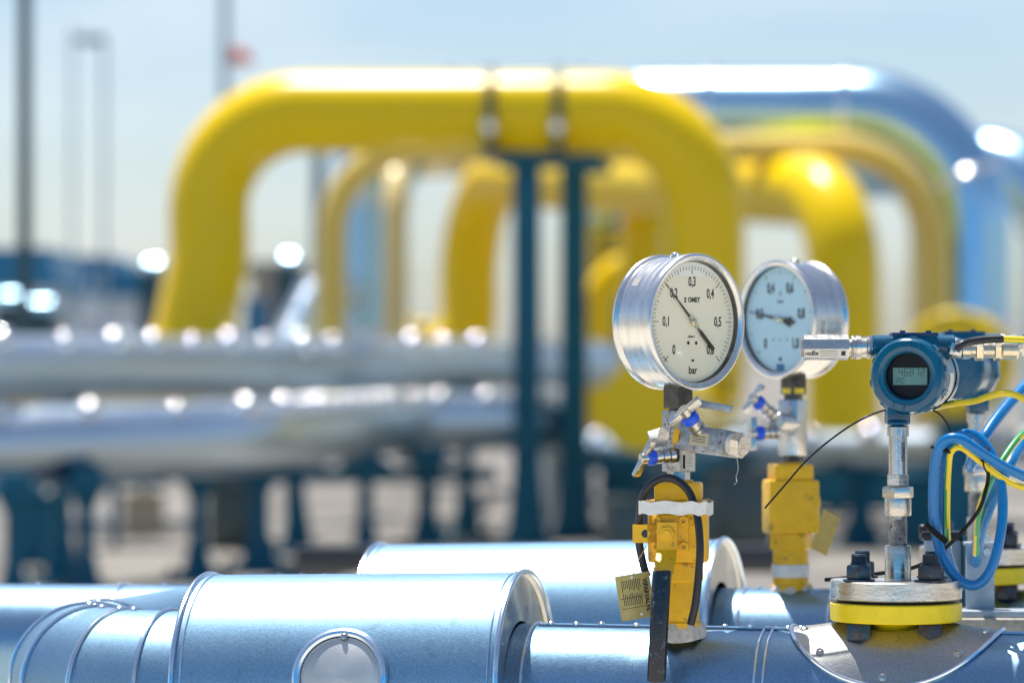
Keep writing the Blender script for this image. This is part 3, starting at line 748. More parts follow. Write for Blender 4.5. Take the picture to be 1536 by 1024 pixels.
# ---------------------------------------------------------------- flange stacks
def hexnut(mb, c, r, h):
    mb.turn([(0, 0), (r * .9, 0), (r, h * .12), (r, h * .88), (r * .9, h), (0, h)], c, Vector(c) + Vector((0, 0, 1)), 6, tw=.35)
def flange_stack(o, label):
    K = .00077
    t = thing('bolted_flange', o, label, 'flange', 0, 'bolted flanges')     # origin: photo row 985 at the pipe crown
    Z = lambda y: (985 - y) * K
    mb = MB(); mb.turn([(0, 0), (.031, 0), (.031, Z(945)), (.034, Z(936)), (.040, Z(930)), (0, Z(929))], (0, 0, 0), (0, 0, 1), 64); mb.build('neck', 'yellow_flange', t)
    r = 98.5 * K
    mb = MB(); mb.turn([(0, 0), (r - .002, 0), (r, .0015), (r, .0200), (r - .0015, .0215), (0, .0215)], (0, 0, Z(930)), (0, 0, 1), 128); mb.build('lower_flange', 'yellow_flange', t)
    mb = MB(); mb.cyl((0, 0, Z(902.2)), (0, 0, Z(897)), r * .90, n=64); mb.build('gasket', 'black', t)
    mb = MB(); mb.turn([(0, 0), (r - .001, 0), (r, .001), (r, .0205), (r - .0012, .0217), (0, .0217)], (0, 0, Z(897)), (0, 0, 1), 128)
    mb.build('cover_flange', 'steel_mach', t)
    for k, a in enumerate((217, 307, 37, 127)):
        c_ = Vector((math.cos(R(a)) * .0575, math.sin(R(a)) * .0575, 0)); mt_ = 'rust_bolt' if k == 1 else 'bolt'
        mb = MB(); mb.cyl(c_ + Vector((0, 0, Z(954))), c_ + Vector((0, 0, Z(860))), .0085, n=16); mb.cyl(c_ + Vector((0, 0, Z(868.9))), c_ + Vector((0, 0, Z(866))), .0185, n=28)
        hexnut(mb, c_ + Vector((0, 0, Z(866))), .0155, .0165)
        zz = Z(866) + .0165
        mb.turn([(.0092, 0)] + [(.0092 - .0008 * (i % 2), .0008 * i + .001) for i in range(13)] + [(.008, .0125), (0, .0125)], c_ + Vector((0, 0, zz)), c_ + Vector((0, 0, zz + 1)), 24)
        hexnut(mb, c_ + Vector((0, 0, Z(956))), .0155, .0190)
        mb.build('bolt', mt_, t)
    # welded socket on top
    mb = MB(); mb.turn([(0, 0), (.0165, 0), (.0150, .002), (.0150, .039), (.0140, .0405), (0, .0405)], (3 * K, 0, Z(870)), (3 * K, 0, 1), 48); mb.build('socket', 'steel_mach', t)
    return t
FA = A(1344, 985); FS1 = flange_stack(Vector((FA.x, FA.y, P(1344, 985, FA.y).z)), 'sharp bolted flange with steel cover plate over yellow ring, on the nearest pipe')
FB = B(1465, 920); FS2 = flange_stack(Vector((FB.x, FB.y, P(1465, 819, FB.y).z - (985 - 868.5) * .00077)), 'blurred bolted flange at the right edge, on the second pipe')

# ---------------------------------------------------------------- transmitters
def transmitter(o, rz, label, display, gland):
    K = .00077
    t = thing('pressure_transmitter', o, label, 'transmitter', rz, 'blue pressure transmitters')     # origin row 820, column 1347
    Z = lambda y: (820 - y) * K
    X = lambda x: (x - 1347) * K
    ax = lambda y: Vector((0, 0, Z(y)))
    up = Vector((0, 0, 1))
    mb = MB(); prof = [(.0108, 0)]
    for i in range(40): prof.append((.0108 - .0007 * (i % 2), .0008 * i + .001))
    prof += [(.0100, Z(772))]; mb.turn(prof, ax(820), up + ax(820), 32); mb.build('threaded_nipple', 'steel_dull', t)
    mb = MB(); mb.turn([(0, 0), (.0148, 0), (.0155, .002), (.0155, .018), (.0150, .021), (0, .021)], ax(773), ax(773) + up, 36)
    mb.turn([(0, 0), (.0180, 0), (.0187, .001), (.0187, .0115), (.0180, .0125), (0, .0125)], ax(746), ax(746) + up, 6, tw=.2); mb.build('union_nut', 'steel_mach', t)
    mb = MB(); mb.cyl(ax(729), ax(711), .0138, n=6, bev=.001, tw=.5); mb.build('hex_fitting', 'steel_mach', t)
    mb = MB(); mb.turn([(0, 0), (.0108, 0), (.0108, Z(655) - Z(712)), (.0128, Z(654) - Z(712)), (.0128, Z(640) - Z(712)), (.0108, Z(638) - Z(712)), (0, Z(636) - Z(712))], ax(712), ax(712) + up, 40); mb.build('extension_tube', 'steel', t)
    m_ = Matrix.Translation((X(1352), -.0125 if False else -.0111, Z(676)))
    mb = MB()
    for k_ in range(9): mb.box((X(1353), -.0108, Z(664 + k_ * 3.2)), (.004 + random.random() * .002, .0004, .0009))
    mb.build('etching', 'ink', t)
    yaw = R(-20); hc = Vector((X(1376), .030, Z(564)))
    Zm = Matrix.Translation(hc) @ Matrix.Rotation(yaw, 4, 'Z')
    # neck block
    mb = MB(); mb.box((X(1349), .022, Z(618)), (35 * K, .034, 36 * K), bev=.002); mb.cyl(ax(637), ax(633), .0125, n=32); mb.build('neck_block', 'trans_blue', t)
    # housing body behind the cap
    mb = MB(); mb.lathe([(0, -.052), (.038, -.052), (.0405, -.050), (.0405, .0), (.0425, .002), (.0425, .012), (.040, .014)], Zm, 96)
    mb.box(hc + Vector((0, .012, .036)), (.052, .036, .024), bev=.002)
    body = mb.build('housing', 'trans_blue', t)
    mb = MB(); mb.box(hc + Vector((0, .010, .0485)), (.054, .038, .004), bev=.001); mb.box(hc + Vector((-.014, .0, .0515)), (.006, .006, .003)); mb.box(hc + Vector((.016, .0, .0515)), (.006, .006, .003)); mb.build('top_plate', 'trans_dark', t)
    for sg in (-1, 1):
        mb = MB(); c0_ = hc + Vector((sg * .018, .014, .0350)); mb.cyl(c0_, c0_ + Vector((sg * .030, 0, 0)), .0128, n=32, bev=.001); mb.build('conduit_port', 'trans_blue', t)
    # front cap with lugs
    mb = MB(); mb.lathe([(.0405, .010), (.0438, .011), (.0446, .014), (.0446, .030), (.0436, .034), (.041, .0365), (.034, .0375), (.0325, .0365), (.0285, .0365), (.0272, .0345), (.0265, .0300)], Zm, 128)
    for k_ in range(10):
        a = 2 * math.pi * k_ / 10 + .2
        mb.box(Zm @ Vector((math.cos(a) * .0445, -.021, math.sin(a) * .0445)), (.0035, .020, .008), Matrix.Rotation(yaw, 4, 'Z') @ Matrix.Rotation(-a, 4, 'Y'), bev=.0012)
    for a in (R(75), R(255)):
        for da in (-.17, .17):
            mb.box(Zm @ Vector((math.cos(a + da) * .0375, -.0375, math.sin(a + da) * .0375)), (.008, .0016, .0014), Matrix.Rotation(yaw, 4, 'Z') @ Matrix.Rotation(-a, 4, 'Y'), bev=.0004)
    cap = mb.build('cap', 'trans_blue', t)
    mb = MB(); mb.lathe([(0, -.0555), (.030, -.0555), (.0385, -.054), (.0415, -.050), (.0415, -.038)], Zm, 96)
    mb.build('rear_cap', 'trans_blue', t)
    if display:
        mb = MB(); mb.lathe([(.0268, .031), (.0262, .022), (0, .022)], Zm, 96); fc = mb.build('display_bezel', 'black', t)
        fz = lambda x, z, d=0: Zm @ Matrix.Translation((x, -.0222 - d, z))
        mb = MB(); mb.prism([(-.0215, -.0100), (.0190, -.0100), (.0190, .0098), (-.0215, .0098)], .0003, fz(.0015, -.0002)); mb.build('screen', 'lcd', fc)
        SEG = {'0': 'abcdef', '4': 'fgbc', '6': 'afgedc', '8': 'abcdefg', '7': 'abc', '2': 'abged', 'A': 'abcefg', 'O': 'abcdef'}
        def digit(mb, ch, x, z, h):
            w = h * .5; s_ = .10 * h; th = h * .085
            P7 = {'a': ((0, h), (w, h)), 'g': ((0, h / 2), (w, h / 2)), 'd': ((0, 0), (w, 0)), 'f': ((0, h / 2), (0, h)), 'b': ((w, h / 2), (w, h)), 'e': ((0, 0), (0, h / 2)), 'c': ((w, 0), (w, h / 2))}
            for k_ in SEG[ch]:
                (x0, z0), (x1, z1) = P7[k_]; sh = lambda zz: zz / h * s_
                if z0 == z1: q = [(x0 + sh(z0) + th * .6, z0 - th / 2), (x1 + sh(z0) - th * .6, z0 - th / 2), (x1 + sh(z0) - th * .6, z0 + th / 2), (x0 + sh(z0) + th * .6, z0 + th / 2)]
                else: q = [(x0 + sh(z0) - th / 2, z0 + th * .6), (x0 + sh(z0) + th / 2, z0 + th * .6), (x0 + sh(z1) + th / 2, z1 - th * .6), (x0 + sh(z1) - th / 2, z1 - th * .6)]
                mb.prism(q, .0001, fz(x, z, .0004))
        mb = MB()
        for i_, ch in enumerate('46872'): digit(mb, ch, -.0135 + i_ * .0066, .0005, .0082)
        for i_, ch in enumerate('AO'): digit(mb, ch, -.0155 + i_ * .0052, -.0082, .0062)
        mb.build('digits', 'ink', fc)
        mb = MB(); mb.lathe([(0, .033), (.0268, .033)], Zm, 64); mb.build('window_glass', 'glass_dim', t)
        # nameplate strip on rear ring
        mb = MB(); rows = []
        for k_ in range(12):
            a = R(-50 + k_ * 5); rows.append([Zm @ Vector((math.cos(a) * .0428, yy, math.sin(a) * .0428)) for yy in (-.001, .018)])
        mb.grid(rows); mb.build('nameplate', 'label', t, flat=True)
        # earth lug
        mb = MB(); c_ = Vector((X(1434), -.002, Z(524))); mb.box(c_, (.0135, .003, .0135), Matrix.Rotation(R(12), 4, 'Y'), bev=.0005); mb.cyl(c_ + Vector((0, -.001, 0)), c_ + Vector((0, -.005, 0)), .0045, n=6, bev=.0006); mb.cyl(c_, c_ + Vector((-.004, .022, 0)), .004, n=12); mb.build('earth_lug', 'steel', t)
    # left plug: rings then hex bar with certification label
    e0_ = hc + Vector((-.048, .014, .0335)); D_ = Vector((-1, 0, 0))
    mb = MB(); mb.turn([(0, 0), (.0125, 0), (.0132, .001), (.0132, .006), (.0118, .007), (.0118, .013), (.0140, .0135), (.0140, .0195), (.0122, .0200), (.0122, .0245), (.0100, .025), (.0100, .030), (0, .030)], e0_, e0_ + D_, 32); mb.build('adapter_rings', 'steel', t)
    mb = MB(); ring(mb, e0_ + D_ * .023, D_, .0132, .0012, 40); mb.build('lock_ring', 'steel', t)
    h0 = e0_ + D_ * .028
    mb = MB(); rows = []
    for dd, rr in ((0, 0), (0, .0150), (.0520, .0150), (.0550, .0128), (.0550, 0)):
        rows.append([h0 + D_ * dd + Vector((0, math.cos(a), math.sin(a))) * max(rr, 1e-5) for a in [R(187.5 + 45 * i) for i in range(8)]])
    mb.grid(rows, closed=True); hx = mb.build('hex_plug', 'steel', t, angle=20)
    if display:
        na = R(180 + 8 + 0 + 60 - 0); nn = Vector((0, math.cos(R(210)), math.sin(R(210))))
        cen = h0 + D_ * .027 + nn * (.0150 * math.cos(R(22.5)) + .0002)
        zax = nn.cross(Vector((1, 0, 0))).normalized(); zax = zax if zax.z > 0 else -zax
        mt_ = Matrix(((1, -nn.x, zax.x, 0), (0, -nn.y, zax.y, 0), (0, -nn.z, zax.z, 0), (0, 0, 0, 1)))
        mt_ = Matrix.Translation(cen) @ mt_
        mb = MB(); mb.prism([(-.0250, -.0052), (.0250, -.0052), (.0250, .0052), (-.0250, .0052)], .0001, mt_); lb = mb.build('label', 'label', hx)
        mb = MB(); mb.text('Ex', .0078, mt_ @ Matrix.Translation((-.0125, -.0002, 0)), 1, .0003); mb.text('102', .0055, mt_ @ Matrix.Translation((-.0205, -.0002, -.001)), 1, .0002)
        for k_ in range(3): mb.prism([(-.007, -.0003), (.012 + random.random() * .004, -.0003), (.013, .0003), (-.007, .0003)], .0001, mt_ @ Matrix.Translation((0, -.0002, .003 - k_ * .003)))
        mb.prism([(.018, -.003), (.023, -.003), (.023, .003), (.018, .003)], .0001, mt_ @ Matrix.Translation((0, -.0002, 0)))
        mb.build('print', 'ink', lb)
    if gland:
        e1_ = hc + Vector((.044, .014, .0300)); U = Vector((1, 0, 0))
        mb = MB(); mb.turn([(0, 0), (.0095, 0), (.0095, .012), (.0105, .013), (.0105, .022), (.0085, .023), (.0085, .028)], e1_, e1_ + U, 28)
        mb.cyl(e1_ + U * .028, e1_ + U * .037, .0130, n=6, bev=.001); mb.cyl(e1_ + U * .037, e1_ + U * .050, .0095, n=28); mb.cyl(e1_ + U * .050, e1_ + U * .058, .0130, n=6, bev=.001)
        mb.cyl(e1_ + U * .058, e1_ + U * .078, .0112, n=28, bev=.002); mb.build('cable_gland', 'brass', t)
    return t
TX = P(1347, 820, FA.y)
TR1 = transmitter(TX, 0, 'blue transmitter with round digital display reading 46872, above the sharp flange', True, True)
tx2 = Vector((FB.x, FB.y, Vector(FS2.location).z + (985 - 820) * .00077))
TR2 = transmitter(tx2, R(180), 'blurred blue transmitter seen from its blank rear, behind the display transmitter', False, False)

# ---------------------------------------------------------------- cables and wires on the right
def cable(lst, Y, r, m, label, n=12, k=8, sect=None, name='cable', cat='cable', group=None):
    mb = MB(); mb.tube(catmull(pts(lst, Y), k), r, n, sect=sect)
    return tag(mb.build(name, m), label, cat, group)
YC = 4.42
yg = lambda i, j, n: 1 if (i + j // 9 + n // 2) % n < n * .33 else 0
cable([(1640, 745, .06), (1560, 722, .02), (1510, 702, -.01), (1468, 676, -.03), (1440, 658, -.035), (1418, 660, -.03), (1405, 682, -.02), (1400, 730, -.01), (1402, 785, 0), (1414, 836, 0), (1440, 870, .0), (1466, 876, -.005), (1487, 852, -.01), (1500, 805, -.01), (1504, 755, -.005), (1498, 710, .0), (1482, 672, .01), (1460, 652, .015), (1437, 654, .01), (1420, 676, .005), (1413, 715, .01), (1413, 770, .02), (1418, 815, .05), (1428, 850, .10), (1440, 880, .16)],
      YC, .0060, 'cable_blue', 'thick bright blue cable coiled in a tall loop right of the sharp flange', k=10)
cable([(1640, 765, .06), (1560, 738, .02), (1512, 722, .0), (1468, 690, -.02), (1442, 671, -.025), (1427, 677, -.02), (1423, 700, -.01), (1421, 745, 0), (1421, 795, .02), (1424, 830, .08)],
      YC, .0036, ['cable_yellow', 'cable_green'], 'yellow and green earth wire running inside the blue cable coil', sect=yg, name='earth_wire', cat='wire')
cable([(1560, 555, .2), (1520, 598, .14), (1492, 632, .10), (1474, 660, .08), (1462, 684, .09), (1455, 700, .13), (1468, 700, .2)],
      YC, .0068, 'cable_blue', 'straight blue cable slanting down from the upper right behind the coil', k=8)
cable([(1580, 620, .25), (1536, 662, .2), (1512, 700, .15), (1490, 745, .16), (1470, 800, .25), (1462, 850, .4)],
      YC, .0075, 'cable_blue', 'blurred blue cable passing behind the right side of the coil', k=8)
cable([(1565, 630, .2), (1530, 655, .16), (1504, 690, .13), (1482, 728, .12), (1468, 770, .18), (1464, 830, .3)],
      YC, .0042, ['cable_yellow', 'cable_green'], 'blurred yellow and green wire beside the rear blue cable', sect=yg, name='earth_wire', cat='wire')
cable([(1395, 612, .12), (1430, 605, .06), (1462, 601, .05), (1490, 592, .04), (1515, 590, .04), (1545, 603, .04), (1600, 640, .05)],
      YC, .0040, ['cable_yellow', 'cable_green'], 'yellow and green wire arching right from below the display transmitter', sect=yg, name='earth_wire', cat='wire')
cable([(1434, 524, -.012), (1444, 516, -.012), (1458, 512, -.004), (1480, 509, .0), (1505, 508, .0)], YC, .0048, 'black_rubber', 'short black sleeve leading right from the earth lug')
cable([(1503, 508.5, .0), (1540, 510, .0), (1600, 512, .0)], YC, .0042, ['cable_yellow', 'cable_green'], 'yellow and green wire leaving the black sleeve at the right edge', sect=yg, name='earth_wire', cat='wire')
cable([(1147, 762, .03), (1175, 730, .03), (1210, 690, .03), (1250, 656, .03), (1290, 630, .04), (1330, 614, .06), (1375, 608, .09), (1405, 618, .09), (1420, 634, .06), (1429, 655, .02)],
      YC, .0011, 'black', 'thin black wire arching from the second valve to behind the display transmitter', name='thin_wire', cat='wire', n=8)
cable([(1238, 869, .05), (1262, 867, .06), (1330, 858, .10), (1372, 850, .10), (1405, 832, .06), (1440, 800, .0), (1468, 765, -.02), (1480, 730, -.02), (1482, 706, -.01), (1474, 688, -.02)],
      YC, .0024, 'black', 'thin dark lead rising behind the flange bolts to the cable coil', name='thin_wire', cat='wire', n=8)
def tie(px, py, Y, ax, r, label, tail=None):
    mb = MB(); ring(mb, P(px, py, Y), ax, r, .0016, 28)
    if tail: mb.tube(catmull(pts(tail, Y), 5), .0010, 6)
    return tag(mb.build('cable_tie', 'black'), label, 'cable tie', 'black cable ties')
tie(1413, 674, YC - .013, (.25, -.1, 1), .0125, 'black cable tie at the top left of the blue coil')
tie(1477, 681, YC - .018, (1, 0, -.55), .0090, 'black cable tie where the blue cables cross', [(1474, 688, -.008), (1476, 700, -.01), (1482, 712, -.01), (1481, 722, -.01)])
mb = MB(); mb.tube(catmull(pts([(1388, 786, -.012), (1402, 798, -.014), (1420, 812, -.012)], YC), 5), .0036, 8); tag(mb.build('cable_tie', 'black'), 'thick black strap gripping the left side of the blue coil', 'cable tie', 'black cable ties')

# grey junction post, galvanised plate and ledge behind
t = thing('cable_bracket', P(1416, 905, 4.86), 'grey sheet bracket with black rubber top edge behind the blue coil', 'bracket')
K, L_ = px_frame(1416, 905, 4.86)
mb = MB(); mb.box(L_(1414, 858, 0), (54 * K, .02, 100 * K), bev=.002); mb.build('sheet', 'galv', t)
mb = MB(); mb.box(L_(1414, 803, 0), (68 * K, .026, 14 * K), bev=.004); mb.cyl(L_(1385, 800), L_(1385, 786), .006, n=16, bev=.002); mb.build('rubber_edge', 'black_rubber', t)
mb = MB(); mb.box(L_(1445, 862, -.01), (5 * K, .03, 120 * K)); mb.build('edge_strip', 'post', t)
t = thing('galvanised_plate', P(1470, 925, 4.80), 'upright galvanised plate with a bolt head, right of the blue coil', 'plate')
K, L_ = px_frame(1470, 925, 4.80)
mb = MB(); mb.box(L_(1470, 868, 0), (42 * K, .012, 106 * K), bev=.001); mb.box(L_(1470, 815, 0), (48 * K, .03, 5 * K), bev=.001); mb.build('sheet', 'galv', t)
mb = MB(); mb.cyl(L_(1479, 827, -.006), L_(1479, 827, -.010), .005, n=6); mb.cyl(L_(1481, 811, 0), L_(1481, 803, 0), .007, n=6); mb.build('bolt', 'steel', t)
mb = MB(); mb.box(P(1545, 919, 4.78), (.24, .06, .008), Matrix.Rotation(R(-4), 4, 'Z'), bev=.001); tag(mb.build('support_channel', 'galv'), 'flat galvanised channel lying on the rough concrete at the right edge', 'channel')
mb = MB(); mb.box(P(1500, 1100, 4.78) + Vector((.06, .02, 0)), (.34, .14, 0.292), bev=.004); tag(mb.build('concrete_block', 'concrete'), 'rough concrete block behind the nearest pipe at the right edge', 'concrete block')

# ================================================================== BACKGROUND
def polypipe(name, label, pts_, rads, r, m, cat='pipe', beads=None, bead_r=.016, group=None, seg=20, n=48, glint_step=None):
    path = fillet(pts_, rads, seg)
    base = Vector((sum(p.x for p in path) / len(path), sum(p.y for p in path) / len(path), min(p.z for p in path) - r))
    t = thing(name, base, label, cat, 0, group)
    mb = MB(); mb.tube([p - base for p in path], r, n); mb.build('run', m, t)
    if beads:
        s = 0; nxt = beads * .5
        for a, b in zip(path, path[1:]):
            L = (b - a).length
            while nxt < s + L:
                f = (nxt - s) / L; mb = MB(); ring(mb, a.lerp(b, f) - base, b - a, r + .002, bead_r, 64, 12); mb.build('seam', 'far_bead', t); nxt += beads
            s += L
    if glint_step:
        s = 0; nxt = glint_step * .5
        for a, b in zip(path, path[1:]):
            L = (b - a).length; dr = (b - a).normalized(); fr = Vector((dr.y, -dr.x, 0)); fr = fr if fr.y < 0 else -fr
            while nxt < s + L:
                nn = (fr.normalized() * .62 + Vector((0, 0, 1)) * .78); q = a.lerp(b, (nxt - s) / L) + nn * (r + .012) - base
                mb = MB(); bmesh.ops.create_uvsphere(mb.bm, u_segments=24, v_segments=16, radius=random.uniform(.045, .078), matrix=Matrix.Translation(q)); mb.build('glint_dome', 'far_bead', t); nxt += glint_step * random.uniform(.8, 1.25)  # polished domes added along the pipe to make round sun glints
            s += L
    return t
k27 = 27 / F
Y1 = polypipe('yellow_pipe', 'big yellow arched pipe in front, strapped to the blue posts', [P(20, 580, 27.4), P(272, 580, 27.4), P(314, 385, 27.4), P(311, 170, 27.4), P(1056, 170, 26.7), P(1056, 610, 26.7), P(960, 612, 25)],
              [110 * k27, 200 * k27, 145 * k27, 150 * k27, 60 * k27], .285, 'far_yellow', group='arched yellow pipes')
# flange at the foot of the right leg
t = thing('pipe_flange', P(1020, 640, 26.2), 'big yellow flanged valve end low behind the nearest gauge', 'flange')
mb = MB(); d_ = Vector((-.35, -.9, 0)).normalized(); c_ = Vector((0, 0, .32)); mb.cyl(c_ - d_ * .1, c_, .42, n=48, bev=.02); mb.cyl(c_ + d_ * .03, c_ + d_ * .12, .42, n=48, bev=.02); mb.turn([(.3, 0), (.26, .1), (.15, .18), (0, .2)], c_ + d_ * .12, c_ + d_ * 2, 40); mb.build('flange_pair', 'far_yellow', t)
for i in range(12):
    a = 2 * math.pi * i / 12; mb = MB(); w_ = d_.cross(Vector((0, 0, 1))); q = c_ + (w_ * math.cos(a) + Vector((0, 0, 1)) * math.sin(a)) * .36
    mb.cyl(q - d_ * .14, q + d_ * .16, .03, n=6); mb.build('bolt', 'post', t)
polypipe('yellow_pipe', 'smaller looking yellow arched pipe farther back, between the posts and the sky', [P(560, 562, 38), P(703, 562, 38), P(703, 264, 38), P(1265, 288, 30), P(1265, 680, 30)],
         [100 * 38 / F, 150 * 38 / F, 130 * 30 / F], .285, 'far_yellow', group='arched yellow pipes')
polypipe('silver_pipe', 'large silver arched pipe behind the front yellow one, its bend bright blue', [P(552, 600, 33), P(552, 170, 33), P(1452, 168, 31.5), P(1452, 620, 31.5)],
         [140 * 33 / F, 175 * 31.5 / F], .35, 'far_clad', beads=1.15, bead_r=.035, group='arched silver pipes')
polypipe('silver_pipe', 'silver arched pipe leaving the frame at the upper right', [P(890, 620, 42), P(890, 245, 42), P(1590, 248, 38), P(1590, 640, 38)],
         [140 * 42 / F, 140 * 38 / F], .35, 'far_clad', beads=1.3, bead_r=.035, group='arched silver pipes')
polypipe('pale_yellow_pipe', 'thin golden arched pipe whose left leg is the leftmost inside the big yellow arch', [P(497, 600, 31), P(497, 222, 31), P(1404, 222, 30.9), P(1404, 640, 30.9)],
         [130 * 31 / F, 150 * 31 / F], .12, 'golden', group='pale yellow arched pipes')
polypipe('pale_yellow_pipe', 'thin cream arched pipe nested just inside the golden one, left leg against the sky gap', [P(592, 600, 31.6), P(592, 252, 31.6), P(665, 250, 41), P(1378, 254, 41), P(1378, 640, 41)],
         [.5, .6, .7], .10, 'pale_yellow', group='pale yellow arched pipes')
polypipe('yellow_pipe', 'short leaning yellow pipe between the rear post and the nearest gauge', [P(898, 660, 37), P(898, 420, 37), P(1020, 372, 37)], [60 * 37 / F], .16, 'far_yellow', group='arched yellow pipes')
polypipe('yellow_pipe', 'straight upright yellow pipe seen just left of the nearest gauge', [P(962, 700, 35), P(962, 300, 35), P(1080, 296, 35)], [60 * 35 / F], .20, 'far_yellow', group='arched yellow pipes')
# low silver pipes on the left
polypipe('silver_pipe', 'upper of two long silver pipes running low across the left', [P(-250, 557, 19.6), P(0, 554, 21.5), P(640, 547, 28.5), P(900, 545, 31.8)], [30, 30], .19, 'far_clad_b', glint_step=.72, group='low silver pipes', seg=2)
polypipe('silver_pipe', 'lower of two long silver pipes running low across the left', [P(-400, 676, 20.9), P(228, 668, 20.3), P(600, 634, 27.2), P(846, 630, 28.6), P(850, 800, 28.8)], [2.4, .9, .3], .215, 'far_clad_l', glint_step=.52, group='low silver pipes', seg=6)
polypipe('silver_pipe', 'low silver pipe running right behind the gauges', [P(870, 676, 29), P(1700, 672, 25)], [], .12, 'far_clad_b', glint_step=.55, group='low silver pipes')
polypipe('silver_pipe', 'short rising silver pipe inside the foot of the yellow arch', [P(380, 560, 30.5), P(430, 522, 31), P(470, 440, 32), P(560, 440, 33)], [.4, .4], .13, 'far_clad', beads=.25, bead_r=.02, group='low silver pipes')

# blue post frame with U-bolts
t = thing('pipe_rack', P(825, 862, 27).xy.to_3d(), 'dark blue two-post steel frame carrying the front yellow pipe', 'pipe rack')
bz = t.location
for px, yy in ((790, 27.0), (861, 28.2)):
    mb = MB(); tp = P(px, 236, yy) - bz; bt = Vector((tp.x, tp.y, 0)); w_ = .2
    mb.box(((tp + bt) / 2) + Vector((0, -.07, 0)), (w_, .015, tp.z)); mb.box(((tp + bt) / 2) + Vector((0, .07, 0)), (w_, .015, tp.z)); mb.box((tp + bt) / 2, (.02, .126, tp.z))
    mb.build('post', 'post', t)
    mb = MB(); mb.prism([(-.24, 0), (.24, 0), (.13, .35), (.10, .75), (-.10, .75), (-.13, .35)], .03, Matrix.Translation(bt + Vector((0, -.10, .03)))); mb.box(bt + Vector((0, 0, .015)), (.7, .5, .03)); mb.build('gusset_foot', 'post', t)
mb = MB(); tp = P(826, 241, 27.0) - bz; mb.box(tp, (.74, .30, .10)); mb.build('crossbeam', 'post', t)
mb = MB(); tp = P(880, 252, 28.2) - bz; mb.box(tp, (.36, .30, .08)); mb.build('crossbeam', 'post', t)
for px in (735, 836):
    mb = MB(); c_ = P(px, 170, 27.4 - (px - 311) / 745 * .7) - bz; up_ = []
    for i in range(25):
        a = math.pi * i / 24; up_.append(c_ + Vector((0, math.cos(a) * .305, math.sin(a) * .305)))
    up_ = [c_ + Vector((0, .305, -.33))] + up_ + [c_ + Vector((0, -.305, -.33))]
    mb.tube(up_, .036, 14); mb.box(c_ + Vector((0, 0, -.315)), (.1, .7, .04)); u_ = mb.build('u_bolt', 'strap', t)
    mb = MB(); q = c_ + Vector((0, -.335, -.12)); mb.lathe([(0, .03), (.03, .025), (.05, 0), (.05, -.03)], Matrix.Translation(q), 24); mb.build('bolt_head', 'far_bead', u_)

# low dark supports under the low pipes
def support(px, Y, topz, label_i, w=.34):
    b_ = P(px, 700, Y); t = thing('pipe_support', (b_.x, b_.y, .2), label_i, 'pipe support', R(15), 'dark blue pipe supports'); topz -= .2
    mb = MB(); mb.box((0, 0, topz - .03), (w * 1.5, .3, .05)); mb.box((0, 0, topz + .03), (w * .9, .28, .08)); mb.build('saddle', 'post', t)
    mb = MB(); mb.prism([(-w * .55, 0), (w * .55, 0), (w * .22, topz * .38), (w * .20, topz * .75), (w * .5, topz - .05), (-w * .5, topz - .05), (-w * .20, topz * .75), (-w * .22, topz * .38)], .02, Matrix.Translation((0, -.07, 0)))
    mb.prism([(-w * .5, 0), (w * .5, 0), (w * .2, topz * .38), (w * .18, topz * .75), (w * .45, topz - .05), (-w * .45, topz - .05), (-w * .18, topz * .75), (-w * .2, topz * .38)], .02, Matrix.Translation((0, .05, 0)))
    mb.box((0, 0, topz / 2 - .03), (.03, .10, topz - .06)); mb.build('column', 'post', t)
    mb = MB(); mb.box((0, 0, .02), (w * 1.6, .45, .04)); mb.build('base_plate', 'post', t)
    for x in (-.65, .65):
        for y in (-.17, .17): mb = MB(); mb.cyl((x * w, y, .04), (x * w, y, .09), .025, n=6); mb.build('anchor_bolt', 'strap', t)
place = [(20, 20.2, 'support at the left edge under the lower silver pipe'), (128, 21.2, 'second support from the left under the lower silver pipe'), (296, 22.8, 'support left of the wide one under the lower silver pipe'),
         (388, 23.8, 'widest looking support under the middle of the lower silver pipe'), (548, 25.7, 'slim support right of centre under the lower silver pipe'), (640, 26.8, 'support nearest the tall posts under the lower silver pipe')]
for i, (px, yy, lb) in enumerate(place): support(px, yy, .86, 'dark blue ' + lb, .25 if px in (388, 640) else .19)
place2 = [(90, 22.5, 'leftmost rear support under the upper silver pipe'), (445, 26.3, 'rear support right of the widest one, under the upper silver pipe'), (700, 29, 'rear support beside the tall posts')]
for px, yy, lb in place2: support(px, yy, 1.24, 'dark blue ' + lb, .20)
place3 = [(930, 28, 'support behind the nearest yellow valve'), (1080, 27.5, 'support between the two yellow valves'), (1290, 27, 'support seen left of the display transmitter'), (1440, 26.2, 'support behind the blue cable coil')]
for px, yy, lb in place3: support(px, yy, .78, 'dark blue ' + lb, .3)
# dark skids / low equipment behind
def skid(px0, px1, Y, z0, z1, m, label, d=.6):
    a, b = P(px0, 700, Y), P(px1, 700, Y)
    t = thing('equipment_skid', ((a.x + b.x) / 2, Y, 0), label, 'equipment skid', 0, 'low dark equipment skids'); w = b.x - a.x
    mb = MB(); mb.box((0, 0, (z0 + z1) / 2), (w, d, z1 - z0), bev=.02); mb.build('frame', m, t)
    mb = MB(); n = max(2, int(w / .7))
    for i in range(n):
        mb = MB(); mb.box((-w / 2 + w * (i + .5) / n, 0, z0 / 2), (.10, d * .8, z0)); mb.build('foot', m, t)
skid(900, 1180, 31, .30, 1.0, 'post', 'dark skid behind the two yellow valves')
skid(1200, 1420, 33, .25, .8, 'post', 'dark skid behind the display transmitter')
mb = MB(); mb.box(P(810, 838, 11), (1.4, .12, .075), bev=.01); q_ = mb.build('cable_trough', 'black_rubber'); tag(q_, 'long black trough running low behind the second jacketed pipe', 'trough')
